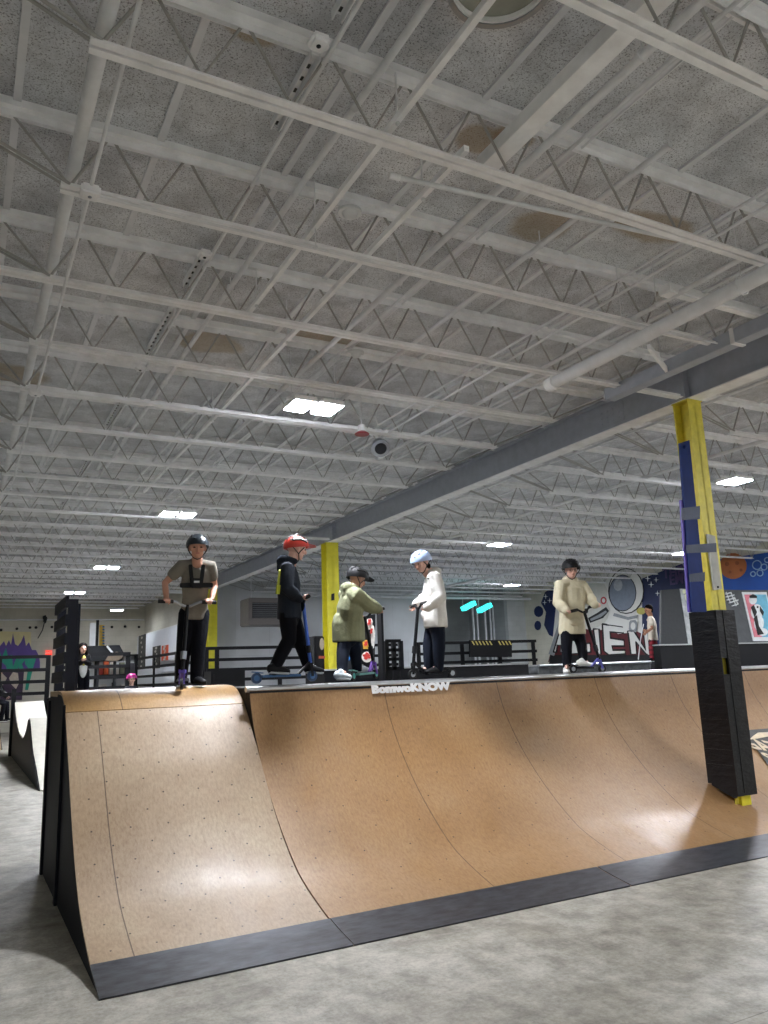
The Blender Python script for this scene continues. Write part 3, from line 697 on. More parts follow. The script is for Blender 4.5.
part('backing_frame', MB().prism([P(662, 643, 11.2), P(662.5, 592, 11.45), P(800, 592, 11.45), P(812, 642, 11.2)], (0, .04, 0)), m_black, vw)

# ------------------------------------------------------------------ columns
def hcol(name, lab, x, y, z0, z1, s, m):
    t = thing(name, lab, 'column', (x, y, z0))
    a = s/2
    mb = MB().box((x-a, y-a, z0), (x+a, y-a+.014, z1)).box((x-a, y+a-.014, z0), (x+a, y+a, z1)).box((x-.006, y-a, z0), (x+.006, y+a, z1))
    part('steel_section', mb, m, t); part('cap_plate', MB().box((x-a-.01, y-a-.01, z1-.012), (x+a+.01, y+a+.01, z1)), m, t)
    return t
c1 = hcol('steel_column', 'yellow steel column with blue strips and black padding in front of the ramp', 7.08, 5.80, .0, 4.54, .21, m_yellow)
# black pad
m_pad = m_black2
pd = MB(); x0, x1, y0, y1 = 6.925, 7.215, 5.62, 5.97
def padface(zb0, zb1, zt, pts): pass
w = .045
hz0, hz1 = None, None
pa = P(722, 658, y0); pb = P(731, 674, y0)
hx0, hx1, hzt, hzb = pa.x, min(pb.x, x1-.02), pa.z, pb.z
zt = 2.185
bf, bb = .40, .56     # bottom rises toward the back with the ramp
# front wall with a slot
pd.box((x0, y0, .33), (hx0, y0+w, zt)); pd.box((hx1, y0, .33), (x1, y0+w, zt)); pd.box((hx0, y0, .33), (hx1, y0+w, hzb)); pd.box((hx0, y0, hzt), (hx1, y0+w, zt))
fronts = part('column_pad', pd, m_pad, c1, label='black vinyl column pad with a small cut-out')
sd = MB()
sd.prism([(x0, y0+w, .31), (x0, y0+w, zt), (x0, y1-w, zt), (x0, y1-w, .41)], (w, 0, 0)); sd.prism([(x1-w, y0+w, .33), (x1-w, y0+w, zt), (x1-w, y1-w, zt), (x1-w, y1-w, .42)], (w, 0, 0)); sd.box((x0, y1-w, .43), (x1, y1, zt))
part('column_pad', sd, m_pad, c1, label='black vinyl pad wrapping the sides')
sw = MB()
for i in range(11):
    z = .62+i*.15; sw.box((x0-.004, y0+.01, z), (x0+.001, y1, z+.006))
sw.tube((x0+.10, y0-.002, .36), (x0+.10, y0-.002, zt), .005, 5)
part('pad_seam', sw, m_rub, c1)
part('foot_plate', MB().box((7.02, 5.66, .22), (7.16, 5.70, .40)), m_yellow2, c1, label='bright yellow strip at the foot')
bl = MB()
p_a, p_b = P(684, 441, 5.68), P(700, 609, 5.64)
def strip(pxs, Y, th, mm, nm, lab=None, bev=.004):
    q = [P(px, py, Y) for px, py in pxs]; return part(nm, MB().prism(q, (0, th, 0)), mm, c1, label=lab)
strip([(680, 443), (689.5, 440), (707, 612), (692, 612)], 5.66, .025, m_blue, 'blue_strip', 'dark blue strip strapped to the column')
strip([(680.5, 500), (683.5, 500), (694, 612), (689, 612)], 5.68, .02, m_purple, 'purple_strip', 'purple strip beside the blue one')
part('bolt', MB().ell(P(684.5, 447, 5.655), .022, nu=10, nv=6), m_blue, c1, True)
def band(py0, py1, xa_, xb_):
    tp = P(xa_, py0, 5.65); tq = P(xb_, py1, 5.65)
    part('tape_band', MB().prism([P(xa_, py0+2, 5.652), P(xb_, py0, 5.652), P(xb_, py1-1, 5.652), P(xa_, py1, 5.652)], (0, .012, 0)), m_tape, c1, label='grey-blue tape band')
band(506, 520, 682, 700); band(543, 553, 687, 716.5); band(572, 582, 690, 705)
part('cover_strip', MB().prism([P(708, 534, 5.66), P(715, 536, 5.66), P(722, 589, 5.66), P(715, 590, 5.66)], (0, .03, 0)), mat('grey_cover_strip', 'a9a9a2', .6, bmp=.2), c1, label='grey cover strip with one bolt')
part('bolt', MB().ell(P(718, 587, 5.655), .012, nu=8, nv=5), m_rub, c1)
c2 = hcol('steel_column', 'bright yellow column between the red-helmet rider and the olive hoodie rider', 7.08, 15.7, 0, 4.54, .29, m_yellow2)
part('sticker', MB().prism([P(331.5, 594, 15.54), P(334.5, 593, 15.54), P(334.5, 600, 15.54), P(331.5, 600.5, 15.54)], (0, .006, 0)), m_dark, c2)
hcol('steel_column', 'yellow column far behind the rider in the grey shirt', 7.05, 25.0, 0, 4.54, .31, m_yellow2)

# ------------------------------------------------------------------ railings
def rails(lab, A, B, z0, zt, posts, rl=4, w=.09, h=.09, pw=.12, m=m_black, top_h=None, panel=None, zp=None):
    A, B = V(A), V(B)
    t = thing('guard_rail', lab, 'railing', ((A.x+B.x)/2, (A.y+B.y)/2, z0))
    for i in range(rl):
        z = z0 + (zt-z0)*(i+1)/rl - h/2 - (0 if i == rl-1 else .04)
        part('rail', MB().bar((A.x, A.y, z), (B.x, B.y, z), .045, h), m, t)
    for s in posts:
        c = A.lerp(B, s); d = (B-A).normalized()
        part('post', MB().bar((c.x, c.y+.05, zp if zp is not None else z0), (c.x, c.y+.05, zt), pw, .05, (d.y, -d.x, 0)), m, t)
    return t
rl1 = rails('black slatted railing running away beside the white partition', (6.15, 22.6, 0), (5.95, 31.5, 0), 1.35, 2.6, (0.0, .33, .66, 1), zp=0)
rl2 = rails('long black slatted railing behind the riders', (6.2, 22.4, 0), (12.2, 22.0, 0), 1.462, 2.6, (.0, .05, .36, .62, .8, .98))
rl3 = rails('black railing with the hazard striped board at centre right', (12.4, 21.0, 0), (16.45, 20.4, 0), 1.462, 2.58, (.0, .12, .36, .68, .98))
rl4 = rails('black railing far left behind the guard frame', (.95, 24, 0), (2.2, 24, 0), 1.25, 2.52, (0.0, .98), zp=0)
rl5 = rails('black railing in front of the shop shelves at left', (2.3, 22, 0), (4.0, 22, 0), 1.366, 2.48, (0.0, .98))
for nm, x0, x1, y0, y1 in (('railing_platform', 6.6, 16.6, 22.7, 24.9), ('railing_platform', 2.2, 4.1, 21.6, 23.8)):
    solo(nm, MB().box((x0, y0, 0), (x1, y1, 1.35)).box((x0-.02, y0-.02, 1.32), (x1+.02, y1+.02, 1.36)), m_white_p if x0 > 5 else m_dark, 'platform carrying the far railing at %s' % ('centre' if x0 > 5 else 'left'), 'platform')
solo('riding_platform', MB().box((6.0, 16.6, 0), (16.5, 22.6, 1.45)).box((5.98, 16.58, 1.43), (16.52, 22.62, 1.46)), mat('pale_grey_deck', '8e9193', .6), 'grey platform between the ledges and the long black railing', 'platform')
hz = thing('barrier_board', 'black board with yellow hazard stripes on the centre right railing', 'board', (14, 20.2, 1.4))
q = [P(470, 640, 20.2), P(512, 640, 20.2), P(512, 657, 20.2), P(470, 657, 20.2)]
part('board', MB().prism(q, (0, .06, 0)), m_black, hz)
hs = MB()
for x_ in (471.5, 475, 478.5, 482, 485.5, 489, 498, 501.5, 505, 508.5):
    hs.prism([P(x_, 641, 20.19), P(x_+1.3, 641, 20.19), P(x_+3.6, 645, 20.19), P(x_+2.2, 645, 20.19)], (0, .008, 0))
part('hazard_stripe', hs, mat('hazard_yellow', 'd8c770', .6), hz)

# guard frame on the left of the roll-in
gf = thing('slatted_barrier', 'tall black slatted guard frame on the left edge of the roll-in', 'railing', (1.0, 7.8, 1.6))
x_ = .87
pA = (x_, 7.55); pB = (x_, 9.3)
m_gf = mat('black_blue_timber', '080c1a', .55, var=.25, spec=.25)
zf = 2.41
part('post', MB().box((x_-.045, 7.5, 1.605), (x_+.035, 7.58, zf)), m_gf, gf); part('post', MB().box((x_-.045, 8.35, 1.605), (x_+.03, 8.45, zf)), m_gf, gf)
part('post', MB().box((x_+.052, 7.62, 1.605), (x_+.07, 7.70, zf-.03)), m_gf, gf)
for i in range(5):
    z = 1.68 + i*.165; part('slat', MB().box((x_-.07, 7.5, z), (x_-.045, 8.45, z+.10)), m_gf, gf)
part('foot_block', MB().box((x_-.05, 8.225, 1.42), (x_+.05, 8.48, 1.604)), m_navyblk, gf)

# ------------------------------------------------------------------ background left: wave ramp, graffiti, shop shelves
WP = catmull([(14.4,.02),(15.2,.28),(16.2,.56),(17.0,.98),(17.4,1.05),(17.9,.80),(18.8,.62),(20.2,.70),(21.4,.98),(22.2,1.30)])
wv = thing('wave_ramp', 'white topped ramp with a hump, far left beyond the roll-in', 'ramp', (2.2, 18.5, 0))
surf(WP, 1.28, 1.95, .03, mat('white_ramp_sheet', 'd6d2c2', .45, var=.08), 'riding_surface', wv, 1)
part('side_panel', MB().prism(sidepoly(WP, 1.26, 22.3), (.03, 0, 0)), m_dark, wv, label='dark side panel')
part('back_post', MB().box((1.2, 22.2, 0), (1.3, 22.35, 1.62)), m_black, wv)
tn = thing('bank_ramp', 'tan bank ramp at the far left edge', 'ramp', (0, 27, 0))
surf(catmull([(24.6, .02), (26, .35), (27.5, .62), (29, .75)]), -1.5, 1.15, .03, mat('tan_board', 'b89b72', .6), 'riding_surface', tn)
part('side_panel', MB().prism([(1.15, 24.6, 0), (1.15, 27.5, .6), (1.15, 29, .73), (1.15, 29, 0)], (.03, 0, 0)), m_dark, tn)

gm = thing('graffiti_mural', 'purple and teal graffiti mural on the far cream wall', 'mural', (0, 33.95, 1.4))
def wp(px, py, l=0): return P(px, py, 33.97-l)
def paint(pts, m, nm, l=0, parent=gm): return part(nm, MB().prism([wp(a, b_, l) for a, b_ in pts], (0, .01, 0)), m, parent)
paint([(-6, 631), (31, 632), (31, 661), (-6, 661)], mat('mural_cream', 'd9cf9e', .7, var=.1, vs=2), 'cream_ground')
sp_ = [(-6, 652)]
for i, (a, b_) in enumerate(((-3,643),(0,646),(4,641),(6,646),(9,640),(11,645),(13,633),(15,644),(18,646),(21,642),(24,635),(26,646),(29,642),(32,650),(36,650),(39,656),(40,662),(40,670),(-6,670))): sp_.append((a, b_))
paint(sp_, mat('mural_purple', '5d4a94', .7, var=.2, vs=2), 'purple_drips', .012)
teal = mat('mural_teal', '2c9c84', .7, var=.15, vs=2)
for i, pts in enumerate(([(-6,655),(-1,650),(2,657),(6,648),(8,657),(5,665),(2,662),(0,668),(-6,668)], [(8,656),(12,655),(13,667),(17,656),(19,656),(18,671),(13,671),(8,672),(5,664)], [(20,657),(24,656),(25,660),(22,664),(24,670),(20,671),(18,665)], [(25,658),(37,656),(33,668),(28,690),(25,690),(28,668),(25,664)])):
    paint(pts, teal, 'teal_letter', .024)
paint([(-6,669),(8,670),(18,668),(24,672),(22,700),(-6,700)], mat('mural_dark', '3c2c44', .7, var=.2), 'dark_shadow', .018)
paint([(-6,672),(2,673),(7,678),(3,685),(-6,692)], mat('mural_bone', 'c9bdb0', .7), 'bone_shape', .03)
paint([(9,678),(13,672),(18,673),(19,683),(16,689),(11,684)], mat('mural_bone', 'c9bdb0'), 'bone_shape', .03)
ex = thing('exit_sign', 'small red lit exit sign on the far cream wall', 'sign', wp(48, 653))
part('face', MB().prism([wp(45.5, 650.5, .05), wp(52, 650.5, .05), wp(52, 655, .05), wp(45.5, 655, .05)], (0, .06, 0)), m_exit, ex)
part('lettering', text_mb('EXIT', .12, wp(48.7, 652.8, .05), (1,0,0), (0,0,1), .002, .006, bold=.003), mat('exit_white', 'f4d8d0', .5), ex)
for i, (a, b_) in enumerate(((1,630),(17,628.7),(30,627.5),(36,627.5),(52,627),(112,627),(125,626.5),(139,627))):
    solo('round_knob', MB().ell(wp(a, b_, .03), (.055, .05, .055), nu=10, nv=6), m_rub, 'black round knob on the far cream wall, %s from the left' % ORDN[i].replace('nearest', 'first'), 'knob', 'black knobs in a row on the far wall', True)
ws = thing('wall_speaker', 'small dark box with a dangling cable on the far wall', 'speaker', wp(45, 618))
part('case', MB().prism([wp(43, 616, .2), wp(45.5, 615, .2), wp(47.5, 618, .2), wp(46, 623, .2), wp(43.5, 621, .2)], (0, .2, 0)), m_dark, ws)
part('cable', MB().sweep([wp(44.5, 622, .1), wp(42.5, 630, .08), wp(38, 638, .06)], .02, 5), m_dark, ws)

# shop shelving behind the left railing
sh = thing('shop_shelf', 'shelf unit of shoes and boxes behind the left railing', 'shelf', (5.0, 30, 0))
for zz in (1.2, 1.95, 2.65): part('shelf_board', MB().box((4.3, 30, zz), (5.75, 30.5, zz+.05)), m_shelf, sh)
for xx in (4.3, 5.7): part('side_panel', MB().box((xx, 30, 0), (xx+.05, 30.5, 2.7)), m_shelf, sh)
part('back_panel', MB().box((4.3, 30.45, .2), (5.75, 30.5, 2.7)), m_white_p, sh)
cols = ['c8c4bc', '2a2a2c', 'b83a2c', 'd8d4cc', '4a4a50', 'e0683a', '8a8f7a', 'e8e6e0']
names = {'c8c4bc': 'beige', '2a2a2c': 'black', 'b83a2c': 'red', 'd8d4cc': 'cream', '4a4a50': 'charcoal', 'e0683a': 'orange', '8a8f7a': 'sage', 'e8e6e0': 'white'}
rr = random.Random(3)
for row, zz in enumerate((1.25, 2.0)):
    x_ = 4.4; j = 0
    while x_ < 5.6:
        w_ = .1+rr.random()*.08; h_ = .28+rr.random()*.22; cc = cols[(j*3+row*2) % 8]
        b = MB().box((x_, 30.05, zz), (x_+w_, 30.3, zz+h_)); b.box((x_-.004, 30.045, zz+h_-.05), (x_+w_+.004, 30.305, zz+h_+.002))
        solo('shoe_box', b, mat('box_'+cc, cc, .6), '%s box on the %s shelf, %s from the left' % (names[cc], ('lower', 'upper')[row], ORDN[j].replace('nearest', 'first')), 'box', 'boxes on the shop shelf')
        x_ += w_+.035; j += 1
# banner, booth and raised dark ramp over the shelf
bn = thing('striped_banner', 'tall narrow yellow and blue striped banner at far left', 'banner', P(102, 655, 31))
part('cloth', MB().prism([P(99.5, 625, 31), P(104.5, 625, 31), P(104.5, 657, 31), P(99, 657, 31)], (0, .04, 0)), mat('banner_yellow', 'd6b24a', .6), bn)
sb = MB(); 
for i in range(8): sb.prism([P(102.5, 626+i*2.8, 30.98), P(104.5, 626+i*2.8, 30.98), P(104.5, 627.6+i*2.8, 30.98), P(102.5, 627.6+i*2.8, 30.98)], (0, .02, 0))
sb.prism([P(100, 649, 30.98), P(104.4, 649, 30.98), P(104.4, 656, 30.98), P(100, 656, 30.98)], (0, .02, 0), 1)
part('stripe', sb, [mat('banner_blue', '2f6f96', .6), mat('banner_orange', 'd66a35', .6)], bn)
part('pole', MB().box((P(102, 640, 31).x-.03, 31.05, 0), (P(102, 640, 31).x+.03, 31.1, P(102, 626, 31).z)), m_dark, bn)
rb = thing('raised_ramp', 'dark curved kicker with a pale underside above the shop shelf', 'ramp', P(118, 655, 28))
part('side', MB().prism([P(a, b_, 28) for a, b_ in ((88, 646), (106, 645.5), (113, 653), (122, 652), (124.5, 655), (122, 661), (107, 661), (88, 661))], (0, .5, 0)), m_shelf, rb)
part('shell', MB().prism([P(a, b_, 27.9) for a, b_ in ((106, 645.5), (119.5, 645), (124, 653), (114, 655), (108, 650))], (0, .8, 0)), m_dark, rb)
part('curved_underside', MB().prism([P(a, b_, 27.85) for a, b_ in ((105.5, 660.5), (110, 654), (117, 651.5), (123.5, 654.5), (122, 658), (117, 661))], (0, .7, 0)), mat('kicker_tan', '6e6253', .6), rb)
part('edge', MB().bar(P(107, 646, 27.85), P(113, 653.5, 27.85), .05, .06), m_white_p, rb)
for q in (98, 115): part('support', MB().box((P(q, 661, 28).x, 28.1, 0), (P(q, 661, 28).x+.06, 28.3, P(q, 660, 28).z)), m_dark, rb)
solo('display_post', MB().box((P(95.5, 650, 29).x, 29, 0), (P(98, 650, 29).x, 29.1, P(96, 620, 29).z)), m_black, 'thin black post left of the striped banner', 'post')
solo('tall_board', MB().box((P(89, 650, 29.3).x, 29.3, 0), (P(95, 650, 29.3).x, 29.36, P(92, 623, 29.3).z)), m_white_p, 'narrow white panel beside the guard frame', 'panel')

# unit heater
y_ = 23.0
ht = thing('unit_heater', 'grey louvred unit heater hung on the back wall behind the red-helmet rider', 'heater', P(265, 625, y_))
a, b_ = P(249, 597.5, y_), P(292, 625, y_)
part('housing', MB().box((a.x, y_, b_.z), (b_.x, y_+.9, a.z)), mat('heater_beige', '6a6562', .5, var=.06), ht, bevel=.03)
a2, b2 = P(252.5, 602.5, y_-.01), P(278, 618, y_-.01)
part('grille_opening', MB().box((a2.x, y_-.02, b2.z), (b2.x, y_, a2.z)), m_rub, ht)
lv = MB()
for i in range(8):
    z = b2.z + (a2.z-b2.z)*(i+.5)/8; lv.bar((a2.x, y_-.035, z), (b2.x, y_-.035, z), .05, .022)
part('louvre', lv, mat('louvre_grey', '55585c', .4, .5), ht)
for q in (a.x+.2, b_.x-.2): part('hanger', MB().tube((q, y_+.4, a.z), (q, y_+.4, DECK-.01), .015), m_pipe, ht)

# things leaning behind the olive rider
def leanboard(lab, quad, Y, m, art, name='skateboard_deck'):
    t = thing(name, lab, 'board', P(*quad[-1], Y))
    part('board', MB().prism([P(a, b_, Y) for a, b_ in quad], (0, .02, 0)), m, t, bevel=.004)
    for i, (pts, mm, nm) in enumerate(art): part(nm, MB().prism([P(a, b_, Y-.004-.003*i) for a, b_ in pts], (0, .003, 0)), mm, t)
    return t
def blob(x_, y_, rx, ry, n=12, j=.0): return [(x_+rx*cos(2*pi*i/n)*(1+j*((i*7) % 3-1)), y_+ry*sin(2*pi*i/n)*(1+j*((i*5) % 3-1))) for i in range(n)]
red = mat('sticker_red', 'c23a34', .5); ylw = mat('sticker_yellow', 'd0a63c', .5); wht = mat('sticker_white', 'e4e0da', .5); blu = mat('sticker_blue', '2f7fd0', .5)
leanboard('tall dark board covered in red, white and yellow stickers beside the olive hoodie', [(358, 617), (375.5, 614), (375, 660), (375, 678), (361, 678), (359, 655)], 8.3, m_shelf,
   [(blob(361, 626, 2.6, 6), wht, 'white_sticker'), (blob(369.5, 624, 3.2, 6, j=.1), wht, 'white_sticker'), (blob(373, 637, 2.0, 12), wht, 'white_sticker'), ([(362.5, 640), (368.5, 640), (369.5, 649), (363.5, 649)], ylw, 'yellow_sticker'),
    (blob(367, 657, 5.3, 5.5), wht, 'white_sticker'), (blob(366, 643.5, 1.8, 2.6, j=.3), red, 'red_sticker'), (blob(367, 656, 4, 3.2, 14, .25), red, 'red_sticker'), (blob(369.5, 622, 1.6, 3.5, j=.3), red, 'red_sticker'), (blob(371.5, 631, 1.2, 3, j=.3), red, 'red_sticker'), (blob(361, 625.5, 1.4, 3, j=.3), red, 'red_sticker')], 'sticker_board')
leanboard('dark board with a blue sticker between the olive rider legs', [(346, 635), (352.5, 635), (352.5, 678), (344, 678)], 8.35, m_dark, [(blob(348, 655.5, 2.6, 5.5, j=.05), blu, 'blue_sticker')], 'sticker_board')
sb_ = thing('black_stand', 'black upright box post right of the sticker board', 'post', P(384, 668, 8.3))
pA_, pB_ = P(381, 612.5, 8.3), P(386, 668, 8.3)
part('post', MB().box((pA_.x, 8.3, 1.575), (pB_.x-.01, 8.42, pA_.z)), m_black, sb_, bevel=.006)
gp = MB(); pL, pR = P(386.5, 641, 8.45), P(402, 668, 8.45)
for i in range(4):
    z = pR.z + (pL.z-pR.z)*i/3; gp.box((pL.x, 8.45, z-.02), (pR.x, 8.49, z+.02))
for i in range(3): xx = pL.x + (pR.x-pL.x)*i/2; gp.box((xx-.02, 8.45, 1.576), (xx+.03, 8.49, pL.z))
solo('slatted_crate', gp, m_black, 'black open crate right of the black stand', 'crate')
bk = thing('drum_case', 'black case with a cream badge between the red-helmet rider and yellow column', 'case', P(320, 668, 14))
q0, q1 = P(314.5, 636, 14), P(325, 668, 14)
part('body', MB().box((q0.x, 14, 0), (q1.x, 14.5, q0.z)), m_black, bk, bevel=.02)
part('badge', MB().prism([P(a, b_, 13.99) for a, b_ in blob(322, 644, 2.3, 6)], (0, .01, 0)), mat('badge_cream', 'b5a893', .6), bk)
part('badge', MB().prism([P(a, b_, 13.99) for a, b_ in [(319, 656), (325, 656), (325, 658.5), (319, 658.5)]], (0, .01, 0)), mat('badge_orange', 'b5553a', .6), bk)
solo('amp_case', MB().box((P(211, 670, 13).x, 13, 0), (P(245, 670, 13).x, 13.4, P(220, 671, 13).z)).box((P(214, 672, 12.99).x, 12.985, P(215, 681, 13).z), (P(220, 672, 12.99).x, 13, P(215, 674, 13).z)), m_black, 'low black case behind the gap between the ramps', 'case')

# ------------------------------------------------------------------ mural on the right wall
mm_ = thing('alien_mural', 'painted space mural with block letters on the right wall', 'mural', (20.45, 20, 1))
def wm(px, py, l=0): return PX(px, py, XR-.03-l)
def pm(pts, m, nm, l=0, label=None): return part(nm, MB().prism([wm(a, b_, l) for a, b_ in pts], (.012, 0, 0)), m, mm_, label=label)
navy = mat('mural_navy', '14234f', .6, var=.35, vs=.8); navy2 = mat('mural_blue', '1d4fa3', .6, var=.2, vs=1)
blk = mat('mural_black', '15161a', .6); gry = mat('mural_grey', '8c9094', .6, var=.1); mwh = mat('mural_white', 'd8d8d4', .6, var=.05, vs=1)
mar = mat('mural_maroon', '5c2026', .6, var=.3, vs=1.5); mhel = mat('mural_visor', '77808f', .6, var=.1)
pm([(541, 603), (545, 592), (552, 588), (560, 590), (566, 588), (575, 590), (575, 640), (560, 640), (549, 635), (544, 625), (546, 612)], navy, 'night_cloud')
pm(blob(538.5, 611.5, 4.6, 5.6), navy, 'night_cloud'); pm(blob(537.6, 625.5, 3.3, 4.8), navy, 'night_cloud')
pm([(638, 580), (700, 557), (706, 670), (640, 670)], navy, 'night_sky')
pm([(700, 562), (800, 548), (800, 600), (704, 597)], navy2, 'blue_sky')
pm([(556, 606), (578, 600), (592, 577), (606, 573), (628, 566), (642, 562), (642, 665), (550, 665)], mwh, 'white_ground', .004)
# letters A L I E N with dark backing
pm([(548, 662), (558, 625), (566, 618), (600, 630), (630, 628), (655, 640), (659, 662)], mar, 'maroon_shadow', .012)
pm([(550, 655), (659, 655), (659, 664), (549, 664)], blk, 'black_shadow', .016)
pm([(557.5, 626), (560, 618), (563.5, 618), (554, 656), (548.5, 654)], gry, 'letter_side', .02)
def letter(*polys):
    mb = MB()
    for pts in polys: mb.prism([wm(a, b_, .028) for a, b_ in pts], (.01, 0, 0))
    o = part('white_letter', mb, mwh, mm_); ol = MB()
    for pts in polys: ol.sweep([wm(a, b_, .03) for a, b_ in pts + [pts[0]]], .035, 5, False)
    part('outline', ol, blk, o)
letter([(553.5, 652), (563, 620), (568, 620), (566, 652), (560.5, 652), (561, 645), (557.5, 645), (556.5, 652)])
letter([(570, 620), (575, 620), (577, 645), (590, 643), (591, 652), (571, 654)])
letter([(593.5, 629), (599, 629), (601, 654), (597, 654)])
letter([(602.5, 624), (623, 627), (624.5, 633), (610, 632), (610.5, 638), (624, 640), (624.5, 646), (612, 646), (613, 650), (625, 650), (625.5, 654), (609, 655), (604, 651)])
letter([(628, 631), (634, 631), (646, 650), (643, 630), (648, 630), (650.5, 656), (646, 654), (636, 642), (637, 654), (631, 654)])
# pale long-headed figure and empty astronaut helmet (plain)
pm([(578, 604), (590, 580), (597, 577), (603, 581), (607, 590), (606, 600), (610, 610), (606, 622), (592, 630), (580, 628)], mat('mural_bone_white', 'c6c5bf', .6, var=.05), 'pale_figure', .024)
pm([(588, 618), (597, 613), (606, 607), (609, 611), (603, 618), (590, 623)], blk, 'grin', .03)
pm([(590, 619), (598, 615), (605.5, 610.5), (607, 612), (601, 617), (591, 621)], gry, 'teeth', .036)
pm(blob(603.5, 600.5, 3.0, 3.8), mat('mural_red', 'b0303c', .6), 'red_spot', .03); pm(blob(603.5, 600.5, 1.6, 2.2), mwh, 'white_spot', .036)
pm(blob(586, 611, 2.2, 2.6), blk, 'dark_spot', .03)
pm(blob(626, 591, 18, 23, 20), blk, 'helmet_outline', .036); pm(blob(626, 591, 17, 22, 20), mwh, 'helmet', .040)
pm(blob(622.5, 593, 13.8, 18.5, 20), blk, 'visor_outline', .044); pm(blob(622.5, 593, 13, 17.6, 20), mhel, 'visor', .048)
pm(blob(618, 585, 4.5, 6), mat('mural_visor_light', 'a7abb4', .6), 'visor_glint', .052)
pm([(612, 612), (620, 615), (634, 613), (638, 620), (636, 632), (618, 634), (605, 622)], mwh, 'suit', .052)
pm([(614, 613), (628, 617), (638, 615), (637, 618), (628, 620), (613, 616)], gry, 'suit_collar', .056)
pm(blob(633, 626, 4.5, 6.5, j=.1), gry, 'glove', .056); pm(blob(633, 626, 2.4, 3.8), mwh, 'glove', .06)
pm(blob(641, 611, 4.5, 3.6), mat('mural_yellow', 'b5ab58', .6), 'yellow_star', .06)
def star(x_, y_, r_):
    pts = []
    for i in range(8):
        rr_ = r_ if i % 2 == 0 else r_*.22; pts.append((x_+rr_*sin(i*pi/4), y_-rr_*cos(i*pi/4)))
    pm(pts, mat('mural_star', 'e8eef4', .6), 'star', .064)
for x_, y_, r_ in ((647.5, 578.5, 3), (656, 579.8, 2.4), (651, 584.5, 3), (657.3, 593.3, 2.6), (545.5, 596.5, 2.6), (549.5, 600.5, 2.4), (544.5, 602.5, 2.4), (667, 600, 1.5)): star(x_, y_, r_)
zz = V((0, 0, 1))
part('dim_lettering', text_mb('THEM', .46, wm(677, 572, .02), (0,-1,0), zz, .004, .004, bold=.01).join(text_mb('EMO', .46, wm(681, 579, .02), (0,-1,0), zz, .004, .004, bold=.01)), mat('mural_dim_violet', '4a3a66', .6), mm_)
pm(blob(733, 566, 13.5, 13, 22), mat('planet_orange', 'b0683a', .6, var=.2, vs=1.2), 'planet', .02, 'orange planet')
for x_, y_, r_ in ((727, 564, 2.2), (737, 563, 2.0), (741, 570, 1.6), (730, 572, 1.5)): pm(blob(x_, y_, r_, r_), mat('planet_dark', '8a4c2b', .6), 'crater', .028)
def ringp(x_, y_, r_):
    p = [(x_+r_*cos(2*pi*i/14), y_+r_*sin(2*pi*i/14)) for i in range(14)]
    mb = MB().sweep([wm(a, b_, .02) for a, b_ in p + [p[0]]], .016, 5, False); part('bubble', mb, mat('bubble_pale', '9fc0dc', .6), mm_)
for x_, y_, r_ in ((757, 565, 4.5), (764, 567, 3), (753, 574, 2.4), (760, 573, 3), (767, 560, 2.5)): ringp(x_, y_, r_)

# ------------------------------------------------------------------ people
def frame(f, up=(0,0,1)):
    f = V(f).normalized(); up = V(up); r = f.cross(up).normalized(); u = r.cross(f).normalized(); return r, f, u
def head_mb(mb, c, f, s=1.0, tilt=0):
    r, f, u = frame(f)
    mb.ell(c + u*.02*s, (.073*s, .09*s, .085*s), r, f, u, 18, 12)
    mb.ell(c - u*.045*s + f*.018*s, (.056*s, .066*s, .062*s), r, f, u, 16, 10)
    mb.ell(c - u*.085*s + f*.055*s, (.024*s, .02*s, .02*s), r, f, u)         # chin
    mb.sweep([c + u*.012*s + f*.088*s, c - u*.02*s + f*.104*s, c - u*.03*s + f*.1*s], [.009*s, .0125*s, .014*s], 8)   # nose
    mb.ell(c + u*.022*s + f*.082*s, (.045*s, .012*s, .01*s), r, f, u)      # brow
    for q in (-1, 1):
        mb.ell(c + r*q*.074*s - u*.012*s - f*.005*s, (.01*s, .02*s, .03*s), r, f, u)   # ear
        mb.ell(c + r*q*.038*s - u*.025*s + f*.066*s, (.022*s, .018*s, .02*s), r, f, u)  # cheek
    mb.sweep([c - f*.02*s - u*.04*s, c - f*.03*s - u*.15*s], [.047*s, .05*s], 12)     # neck
def face_parts(t, c, f, s=1.0):
    r, f, u = frame(f)
    for q in (-1, 1): part('eye', MB().ell(c + r*q*.031*s - u*.001*s + f*.083*s, (.012*s, .008*s, .0065*s), r, f, u, 10, 6), m_eye, t, True)
    part('mouth', MB().ell(c - u*.055*s + f*.082*s, (.021*s, .009*s, .0055*s), r, f, u, 10, 6), m_lip, t, True)
def grip_hand(mb, wrist, g, bar, s=1.0):
    b = V(bar).normalized(); a = (wrist - g); a = (a - b*a.dot(b)).normalized(); c_ = b.cross(a)
    if c_.z > 0 and False: c_ = -c_
    fwd = c_
    mb.sweep([wrist, wrist.lerp(g + a*.03*s, .6), g + a*.026*s], [(.021*s, .017*s), (.03*s, .017*s), (.034*s, .016*s)], 10, up=b.cross(a))
    for i, (o_, L) in enumerate(((.028, 1.0), (.0095, 1.08), (-.0095, 1.02), (-.027, .85))):
        pts = []
        for th in (15, 75, 135, 190): pts.append(g + b*o_*s + (a*cos(radians(th)) + c_*sin(radians(th)))*.027*s)
        mb.sweep([g + b*o_*s + a*.034*s] + pts[:int(3+L)], [.0095*s]*1 + [.0092*s, .0086*s, .0082*s, .0075*s][:int(3+L)], 7)
    mb.sweep([g + a*.03*s + b*.032*s, g + b*.036*s - c_*.022*s + a*.012*s, g + b*.02*s - c_*.028*s - a*.012*s], [.011*s, .0095*s, .008*s], 7)
